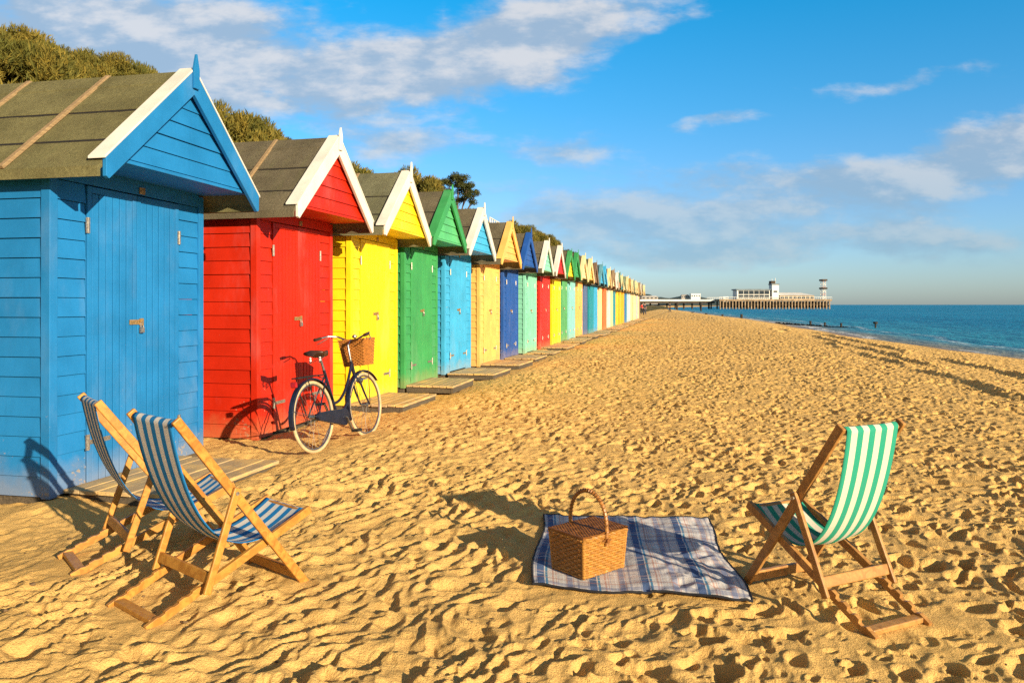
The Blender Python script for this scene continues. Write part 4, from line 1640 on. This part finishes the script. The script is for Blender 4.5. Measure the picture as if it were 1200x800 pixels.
# theatre hall with tower
xa, z1 = pxw(865, 338.5, PY)
xb, _ = pxw(904, 0, PY)
hall = empty('pier_hall', ((xa + xb) / 2, PY + 10, zd + .004), 0, 'white hall with tall dark windows and square tower at the pier head', 'building')
w2, hh_ = (xb - xa) / 2, z1 - zd
MB().box(-w2, w2, -8, 0, 0, hh_ - .6).build('wall', M_PWHITE, hall)
MB().box(-w2 - .6, w2 + .6, -8.6, .6, hh_ - .6, hh_).build('roof', M_PROOF, hall)
for k in range(6):
    x = -w2 + (k + .75) * 2 * w2 / 6.4
    for (a, b_) in ((.10, .44), (.47, .86)):
        f = MB().box(x - 1.35, x + 1.35, -8.15, -8.003, hh_ * a, hh_ * b_).build('window', M_PWHITE, hall)
        MB().box(x - 1.25, x + 1.25, -8.2, -8.153, hh_ * a + .1, hh_ * b_ - .1).build('pane', M_GLASS, f)
ta, tz = pxw(905.5, 332.5, PY)
tb, _ = pxw(913.5, 0, PY)
tx0, tx1, th = ta - (xa + xb) / 2, tb - (xa + xb) / 2, tz - zd
MB().box(tx0, tx1, -9, -4, 0, th - .5).build('tower', M_PWHITE, hall)
tr_ = MB().box(tx0 - .3, tx1 + .3, -9.3, -3.7, th - .5, th + .1).build('tower_roof', M_PROOF, hall)
tc = (tx0 + tx1) / 2
MB().box(tc - 1.2, tc + 1.0, -6, -2, th + .103, th + 1.7).build('tower_cabin', M_PDARK, tr_)
MB().tube([(tc + 1.6, -4, th + .1), (tc + 1.6, -4, th + 3.2)], .16, 6).build('mast', M_PWHITE, tr_)
MB().tube([(tc - .2, -4, th + 1.7), (tc - .2, -4, th + 3.0)], .12, 6).build('mast', M_PWHITE, tr_)
MB().box(tc - 1, tc + 1, -9.12, -9.003, th * .45, th * .55).build('window', M_GLASS, hall)

la, lz = pxw(915, 342.5, PY)
lb_, _ = pxw(955, 0, PY)
low = empty('pier_pavilion', ((la + lb_) / 2, PY + 10, zd + .004), 0, 'low pale pavilion with hipped roof beside the pier tower', 'building')
w2, lh = (lb_ - la) / 2, lz - zd
MB().box(-w2, w2, -9, 8, 0, lh * .55).build('wall', plain('pavilion_tan', (.6, .45, .28), .7, 0, .2, .5), low)
MB().hexa([(-w2 - .6, -9.6, lh * .553), (w2 + .6, -9.6, lh * .553), (w2 + .6, 8.6, lh * .553), (-w2 - .6, 8.6, lh * .553),
           (-w2 + 1, -1, lh), (w2 - 5, -1, lh), (w2 - 5, 1, lh), (-w2 + 1, 1, lh)]).build('roof', M_PWHITE, low)
for k in range(8):
    x = -w2 + (k + .5) * 2 * w2 / 8
    MB().box(x - .8, x + .8, -9.12, -9.003, .3, lh * .42).build('window', M_GLASS, low)

# zip wire tower
za_, tz = pxw(966.5, 327, PY)
zt = empty('zip_tower', (za_, PY + 8, zd + .004), 0, 'slim white lattice tower with two dark platforms at the seaward end of the pier', 'tower')
th = tz - zd
fr, rb_ = MB(), MB()
for sx in (-.8, .8):
    for sy in (-1.5, 1.5):
        fr.tube([(sx, sy - 6, 0), (sx * .9, sy * .9 - 6, th)], .13, 6)
for k in range(6):
    za2, zb2 = th * k / 6, th * (k + 1) / 6
    for sy in (-7.5, -4.5):
        br_ = rb_ if k % 2 else fr
        br_.beam((-.8, sy, za2), (.8, sy, zb2), .12, .12)
        br_.beam((.8, sy, za2), (-.8, sy, zb2), .12, .12)
    for sx in (-.8, .8):
        fr.beam((sx, -7.5, za2), (sx, -4.5, zb2), .16, .16)
fr.build('lattice', M_PWHITE, zt)
rb_.build('brace', plain('tower_red', (.45, .07, .06), .6), zt)
for z, mt in ((th * .50, M_PDARK), (th * .91, M_PDARK)):
    MB().box(-1.35, 1.35, -8.3, -3.7, z, z + .9).build('platform', mt, zt)

# groynes --------------------------------------------------------------
M_GROY = plain('dark_groyne_timber', (.035, .028, .02), .8, 0, .5, 2)


def groyne(pa, pb_, n, label, top, posts):
    A, B = Vector(pa), Vector(pb_)
    t = empty('groyne', A, 0, label, 'groyne', 'low groynes running into the sea')
    D = B - A
    mb = MB()
    k = 60
    rg = random.Random(n)
    for i in range(k):
        q = i / k
        za = top * (1 - q) + .02 * q + rg.uniform(-.07, .07)
        p = D * (q + .5 / k)
        r = .5 * (1 - .5 * q)
        mb.hexa([(p.x - D.x / k * .6, p.y - r, -1), (p.x + D.x / k * .6, p.y - r, -1), (p.x + D.x / k * .6, p.y + r, -1), (p.x - D.x / k * .6, p.y + r, -1),
                 (p.x - D.x / k * .5, p.y - r * .4, za), (p.x + D.x / k * .5, p.y - r * .4, za), (p.x + D.x / k * .5, p.y + r * .4, za), (p.x - D.x / k * .5, p.y + r * .4, za)])
    mb.build('rubble_bank', M_GROY, t)
    for q, h, r in posts:
        p = D * q
        MB().tube([p + Vector((0, -.7, -1)), p + Vector((0, -.7, h))], r, 8).build('post', M_GROY, t, smooth=True)


def at(px, py, z):
    Y = 900 * (H - z) / (py - 357)
    return Vector(((px - 600) / 900 * Y, Y, z))


groyne(at(908, 379.5, SEA), at(1005, 384.5, SEA), 3, 'nearer dark groyne with posts running from the sand into the sea', .2,
       [(.45, .55, .12), (.62, .45, .11), (.80, .45, .11)])
groyne(at(790, 369, SEA), at(880, 374.5, SEA), 5, 'farther low dark groyne towards the pier', .5, [(.3, .8, .22), (.5, .7, .22), (.7, .6, .2), (.9, .8, .2)])
for px, py, h, lab in ((793.5, 364, 3.0, 'left of the two dark marker posts before the pier'), (821.5, 364.5, 3.2, 'right of the two dark marker posts before the pier'), (1026, 384, .6, 'lone dark post in the sea off the nearer groyne')):
    p = at(px, py, SEA)
    t = empty('marker_post', p, 0, lab, 'post', 'posts standing in the sea')
    big = h > 1
    r = .3 if big else .09
    MB().tube([(0, 0, -1), (0, 0, h)], r, 8).build('shaft', M_GROY, t, smooth=True)
    MB().tube([(0, 0, h * .62), (0, 0, h * .65), (0, 0, h * .98), (0, 0, h * 1.02)], [r, r * 2.4, r * 2.4, r * .5], 10).build('beacon', M_GROY, t, smooth=True)

# hills, far buildings ---------------------------------------------------
m, nt, b = new_mat('far_hill', .95, .1)
co = nt.coord()
nn = nt.noise(co, .02, 6, .7)
nt.put(b.inputs['Base Color'], nt.mix(nt.ramp(nn, .4, .6), (.045, .075, .075), (.10, .12, .10)))
HY = 1900.0
V, Fc = [], []
hx = np.arange(-1400, 640, 10.0)
prof = np.interp(600 + 900 * hx / HY, [0, 690, 745, 758, 770, 790, 803, 815, 835, 850, 862, 900], [300, 335, 346, 343, 348, 349.0, 346.5, 347.5, 350, 351.5, 353, 356])
top = H + (357 - prof) / 900 * HY + 3.5 * perlin(hx / 40, hx * 0, 81) + 2.0 * perlin(hx / 14, hx * 0, 82)
nrow = 5
for r_, (dy, f) in enumerate(((-260, 0), (-130, .55), (0, 1), (160, .8), (400, 0))):
    for x, z in zip(hx, top):
        V.append((x, HY + dy + 10 * math.sin(x * .05 + r_), -1.5 + (z + 1.5) * f))
n = len(hx)
for r_ in range(nrow - 1):
    for i in range(n - 1):
        Fc.append((r_ * n + i, r_ * n + i + 1, (r_ + 1) * n + i + 1, (r_ + 1) * n + i))
tag(MB().poly(V, Fc).build('far_hills', m, smooth=True), kind='structure')


M_TAN = plain('far_tan', (.36, .32, .27), .8, 0, .2, .3)


def far_building(px0, px1, py0, py1, Y, label, flat=True, roofc=M_PWHITE, wallc=M_PWHITE):
    xa, z1 = pxw(px0, py0, Y)
    xb, z0 = pxw(px1, py1, Y)
    t = empty('far_building', ((xa + xb) / 2, Y, z0), 0, label, 'building')
    w, h, d = (xb - xa) / 2, z1 - z0, (xb - xa) * .6
    MB().box(-w, w, -d / 2, d / 2, -3, h * .8).build('wall', wallc, t)
    if flat:
        MB().box(-w * 1.03, w * 1.03, -d * .53, d * .53, h * .803, h).build('roof', roofc, t)
    else:
        MB().hexa([(-w * 1.05, -d * .55, h * .803), (w * 1.05, -d * .55, h * .803), (w * 1.05, d * .55, h * .803), (-w * 1.05, d * .55, h * .803),
                   (-w * .8, -.5, h * 1.1), (w * .8, -.5, h * 1.1), (w * .8, .5, h * 1.1), (-w * .8, .5, h * 1.1)]).build('roof', roofc, t)
    for k in range(4):
        x = -w + (k + .5) * w / 2
        MB().box(x - w * .12, x + w * .12, -d / 2 - .2, -d / 2 - .01, h * .3, h * .6).build('window', M_GLASS, t)


far_building(809, 820, 344, 349, 1600, 'large white building on the far hill above the pier walkway')
far_building(798, 807, 345.5, 349.5, 1610, 'smaller white building left of the large one on the far hill', False, M_TAN, M_TAN)
far_building(751, 770, 347, 351, 520, 'long pale building with white roof by the landward end of the pier', False, M_PWHITE, M_TAN)
far_building(847, 853, 347.5, 351, 700, 'small white kiosk behind the pier where walkway meets head', True)

# bits of shell, pebble and weed lying about: nobody could count them
rg = random.Random(5)
mb = MB()
for i in range(420):
    r = 2.2 * math.exp(rg.random() * 1.7)
    a = math.radians(rg.uniform(-36, 36))
    x, y = r * math.sin(a), r * math.cos(a)
    if abs(x - RX) < .75 and abs(y - RY) < .9:
        continue
    q = rg.uniform(.003, .008) * (1.8 if rg.random() < .12 else 1)
    blob(mb, x, y, hz(x, y) + q * .3, q * rg.uniform(.8, 1.8), q, q * .6, i, 4)
tag(mb.build('shell_debris', plain('shell_bits', (.17, .105, .05), .8, 0, .6, 25), smooth=True), 'small dark pebbles, shell and weed bits scattered over the sand', 'debris', kind='stuff')

# people ----------------------------------------------------------------
def person(px, py, shirt, trousers, label, cat='person', hd=0.0):
    p = at(px, py, -.05)
    z = hz(p.x, p.y)
    t = empty('person', (p.x, p.y, z), hd, label, 'person')
    J = {'pel': (0, 0, .92, .13), 'wst': (0, 0, 1.08, .12), 'chs': (0, 0, 1.30, .15), 'nck': (0, 0, 1.47, .06), 'hd0': (0, .02, 1.56, .08), 'hd1': (0, .02, 1.67, .10), 'hd2': (0, .01, 1.76, .06),
         'shl': (-.18, 0, 1.40, .06), 'ell': (-.23, .03, 1.13, .045), 'wrl': (-.22, .12, .90, .035), 'hnl': (-.22, .15, .80, .035),
         'shr': (.18, 0, 1.40, .06), 'elr': (.23, -.04, 1.13, .045), 'wrr': (.22, -.0, .90, .035), 'hnr': (.22, .02, .80, .035),
         'hpl': (-.09, 0, .86, .09), 'knl': (-.1, .13, .48, .06), 'anl': (-.1, .10, .09, .045), 'tol': (-.1, .24, .04, .04),
         'hpr': (.09, 0, .86, .09), 'knr': (.1, -.02, .48, .06), 'anr': (.1, -.22, .12, .045), 'tor': (.1, -.12, .05, .04)}
    E = [('pel', 'wst'), ('wst', 'chs'), ('chs', 'nck'), ('nck', 'hd0'), ('hd0', 'hd1'), ('hd1', 'hd2'), ('chs', 'shl'), ('shl', 'ell'), ('ell', 'wrl'), ('wrl', 'hnl'), ('chs', 'shr'), ('shr', 'elr'), ('elr', 'wrr'), ('wrr', 'hnr'),
         ('pel', 'hpl'), ('hpl', 'knl'), ('knl', 'anl'), ('anl', 'tol'), ('pel', 'hpr'), ('hpr', 'knr'), ('knr', 'anr'), ('anr', 'tor')]

    def skin(name, keys, edges, grow, mat):
        idx = {k: i for i, k in enumerate(keys)}
        me = bpy.data.meshes.new(name)
        me.from_pydata([J[k][:3] for k in keys], [(idx[a], idx[b_]) for a, b_ in edges], [])
        o = bpy.data.objects.new(name, me)
        COL.objects.link(o)
        o.parent = t
        o.modifiers.new('skin', 'SKIN')
        for i, k in enumerate(keys):
            sv = me.skin_vertices[0].data[i]
            sv.radius = (J[k][3] + grow,) * 2
            sv.use_root = (i == 0)
        sb = o.modifiers.new('sub', 'SUBSURF')
        sb.levels = sb.render_levels = 1
        me.materials.append(mat)
        return o
    skin('body', list(J), E, 0, plain('skin', (.45, .26, .18), .6))
    tk = ['pel', 'wst', 'chs', 'shl', 'ell', 'shr', 'elr']
    skin('shirt', tk, [e for e in E if e[0] in tk and e[1] in tk], .022, plain('shirt', shirt, .85))
    lk = ['pel', 'hpl', 'knl', 'anl', 'hpr', 'knr', 'anr']
    skin('trousers', lk, [e for e in E if e[0] in lk and e[1] in lk], .024, plain('trousers', trousers, .85))
    hr = MB()
    blob(hr, 0, .0, 1.69, .115, .125, .115, 3, 6)
    hr.build('hair', plain('hair', (.03, .02, .015), .7), t, smooth=True)


person(752.5, 368.3, (.55, .04, .03), (.03, .03, .04), 'person in a red top walking past the far end of the huts', hd=.3)
person(755.5, 369.3, (.04, .04, .05), (.05, .05, .07), 'person in dark clothes walking on the sand just past the last hut', hd=.2)
person(785, 367, (.05, .03, .03), (.04, .04, .05), 'lone person in dark clothes standing on the far sand near the water', hd=1.2)

# ------------------------------------------------------------------ sky, sun, camera
w = bpy.data.worlds.new('World')
scene.world = w
w.use_nodes = True
nt = NT(w.node_tree)
bg = w.node_tree.nodes['Background']
# sun direction: light travels towards the huts and away from the camera
lx = -math.cos(SUN_AZ) * N2[0] + math.sin(SUN_AZ) * U2[0]
ly = -math.cos(SUN_AZ) * N2[1] + math.sin(SUN_AZ) * U2[1]
ld = Vector((lx * math.cos(SUN_EL), ly * math.cos(SUN_EL), -math.sin(SUN_EL)))
sky = nt.node('ShaderNodeTexSky', sky_type='NISHITA')
sky.sun_disc = False
sky.sun_elevation = SUN_EL
sky.sun_rotation = math.atan2(-lx, -ly)
sky.air_density = 1.0
sky.dust_density = .6
sky.ozone_density = 2.0
d = nt.coord('Generated')
D = nt.sep(d)
dy = nt.math('MAXIMUM', D[1], .08)
gx = nt.math('DIVIDE', D[0], dy)
gz = nt.math('DIVIDE', D[2], dy)
front = nt.ramp(D[1], .1, .25)
G = nt.comb(gx, gz, 0.0)
# colour of the clear sky: nishita tinted to the deep blue of the photograph
hl = nt.math('SQRT', nt.math('MAXIMUM', nt.math('SUBTRACT', 1.0, nt.math('MULTIPLY', D[2], D[2])), .0004))
el = nt.ramp(nt.math('DIVIDE', D[2], hl), -.0, 1.5, 0, 1, False)
tint = nt.node('ShaderNodeValToRGB')
nt.l.new(el, tint.inputs[0])
cr = tint.color_ramp
cr.elements[0].position = 0.0
cr.elements[0].color = (.68, .86, 1.25, 1)
cr.elements[1].position = 1.0
cr.elements[1].color = (.40, .50, .60, 1)
e = cr.elements.new(.28)
e.color = (.04, 1.05, 1.42, 1)
e = cr.elements.new(.42)
e.color = (.26, .52, .70, 1)
e = cr.elements.new(.084)
e.color = (.58, .88, 1.22, 1)
e = cr.elements.new(.168)
e.color = (.30, .96, 1.30, 1)
SKYGAIN = 1.0
skyc = nt.mix(1.0, sky.outputs[0], tint.outputs[0], 'MULTIPLY')
# clouds
wa = nt.node('ShaderNodeVectorMath', operation='SCALE')
nt.l.new(nt.vmath('SUBTRACT', nt.noise(nt.mapping(G, (1, 1.6, 1)), 4.0, 4, .55, col=True), (.5, .5, .5)), wa.inputs[0])
wa.inputs['Scale'].default_value = .10
GW = nt.vmath('ADD', G, wa.outputs[0])
gs = nt.sep(GW)


def ell(px, py, rx, ry, wt, rot=0):
    cx, cz = (px - 600) / 900, (357 - py) / 900
    dx = nt.math('SUBTRACT', gs[0], cx)
    dz = nt.math('SUBTRACT', gs[1], cz)
    c_, s_ = math.cos(math.radians(rot)), math.sin(math.radians(rot))
    a = nt.math('ADD', nt.math('MULTIPLY', dx, c_ * 900 / rx), nt.math('MULTIPLY', dz, s_ * 900 / rx))
    b_ = nt.math('ADD', nt.math('MULTIPLY', dx, -s_ * 900 / ry), nt.math('MULTIPLY', dz, c_ * 900 / ry))
    q = nt.math('ADD', nt.math('MULTIPLY', a, a), nt.math('MULTIPLY', b_, b_))
    g = nt.math('EXPONENT', nt.math('MULTIPLY', q, -1.0))
    return nt.math('MULTIPLY', g, wt)


cov = None
for q in [(120, 40, 330, 80, .95, -4), (330, 75, 240, 72, .90, -3), (60, 60, 160, 90, .5, 0), (480, 78, 90, 32, .7, 0), (250, 130, 260, 40, .45, -6), (470, 172, 80, 20, .62, 4),
          (660, 22, 100, 42, 1.0, 20), (622, 50, 62, 36, .95, 10), (790, -4, 110, 14, .5, 4), (800, 22, 60, 12, .55, 12), (672, 178, 76, 22, .9, 3),
          (825, 142, 60, 10, .8, 5), (1055, 90, 120, 15, .78, 5), (1130, 192, 170, 38, .95, 10), (950, 214, 240, 26, .88, 3), (1210, 160, 80, 30, .8, 12),
          (690, 260, 220, 36, .82, -2), (920, 285, 330, 14, .42, 1), (430, 40, 150, 50, -.35, 20), (880, 250, 260, 14, .5, 2), (1080, 270, 220, 18, .8, 1), (760, 300, 260, 14, .5, 0), (1120, 300, 240, 12, .42, 0), (640, 96, 30, 10, .4, 0)]:
    v = ell(*q)
    cov = v if cov is None else nt.math('ADD', cov, v)
fb = nt.noise(nt.mapping(G, (1, 2.2, 1), loc=(3.1, 1.7, 0)), 7.0, 8, .58)
fine = nt.noise(nt.mapping(G, (1, 2.6, 1)), 24.0, 6, .6)
dens = nt.math('ADD', nt.math('ADD', nt.math('MULTIPLY', fb, 1.25), nt.math('MULTIPLY', fine, .48)), nt.math('ADD', -.09, nt.math('MULTIPLY', cov, .62)))
mask = nt.ramp(dens, .95, 1.52)
mask = nt.math('MULTIPLY', nt.math('MULTIPLY', mask, front), nt.ramp(cov, .04, .35))
# light side of the clouds: compare with a sample nearer the sun (to the right and up)
G2 = nt.vmath('ADD', G, (.022, .018, 0))
fb2 = nt.noise(nt.mapping(G2, (1, 2.2, 1), loc=(3.1, 1.7, 0)), 7.0, 8, .58)
lit = nt.ramp(nt.math('ADD', nt.math('SUBTRACT', fb, fb2), nt.math('MULTIPLY', nt.math('SUBTRACT', fine, .5), .14)), -.09, .16)
hi = nt.ramp(gz, .03, .30)
shade = nt.mix(hi, (.31, .49, .65), (.42, .55, .71))
bright = nt.mix(hi, (.52, .63, .70), (.84, .83, .84))
CL = nt.mix(lit, shade, bright)
CLG = nt.node('ShaderNodeVectorMath', operation='SCALE')
nt.l.new(CL, CLG.inputs[0])
CLG.inputs['Scale'].default_value = 5.6
front_sky = nt.mix(nt.math('MULTIPLY', mask, nt.ramp(gz, .04, .28, .66, .88)), skyc, CLG.outputs[0])
# unseen broken cloud added behind the camera as neutral fill light
bn = nt.noise(d, 3.0, 6, .6)
bm = nt.math('MULTIPLY', nt.ramp(bn, .40, .58), nt.math('SUBTRACT', 1.0, front))
fin = nt.mix(nt.math('MULTIPLY', bm, .9), front_sky, (2.6, 2.2, 2.0))
nt.l.new(fin, bg.inputs[0])
bg.inputs[1].default_value = .09

sl = bpy.data.lights.new('sun', 'SUN')
sl.energy = 5.0
sl.angle = math.radians(.5)
sl.color = (1.0, .83, .58)
so = bpy.data.objects.new('sun', sl)
COL.objects.link(so)
so.rotation_euler = ld.to_track_quat('-Z', 'Y').to_euler()
so.location = (6, -8, 12)

cam = bpy.data.cameras.new('camera')
cam.sensor_width = 36
cam.lens = 27
cam.shift_y = -(400 - 357) / 1200
cam.clip_start = .05
cam.clip_end = 60000
cob = bpy.data.objects.new('camera', cam)
COL.objects.link(cob)
cob.location = (0, 0, H)
cob.rotation_euler = (math.pi / 2, 0, 0)
scene.camera = cob

vs = scene.view_settings
vs.view_transform = 'Standard'
vs.look = 'None'
vs.exposure = .84
vs.gamma = 1
vs.use_curve_mapping = False
scene.cycles.max_bounces = 6
scene.cycles.use_denoising = False
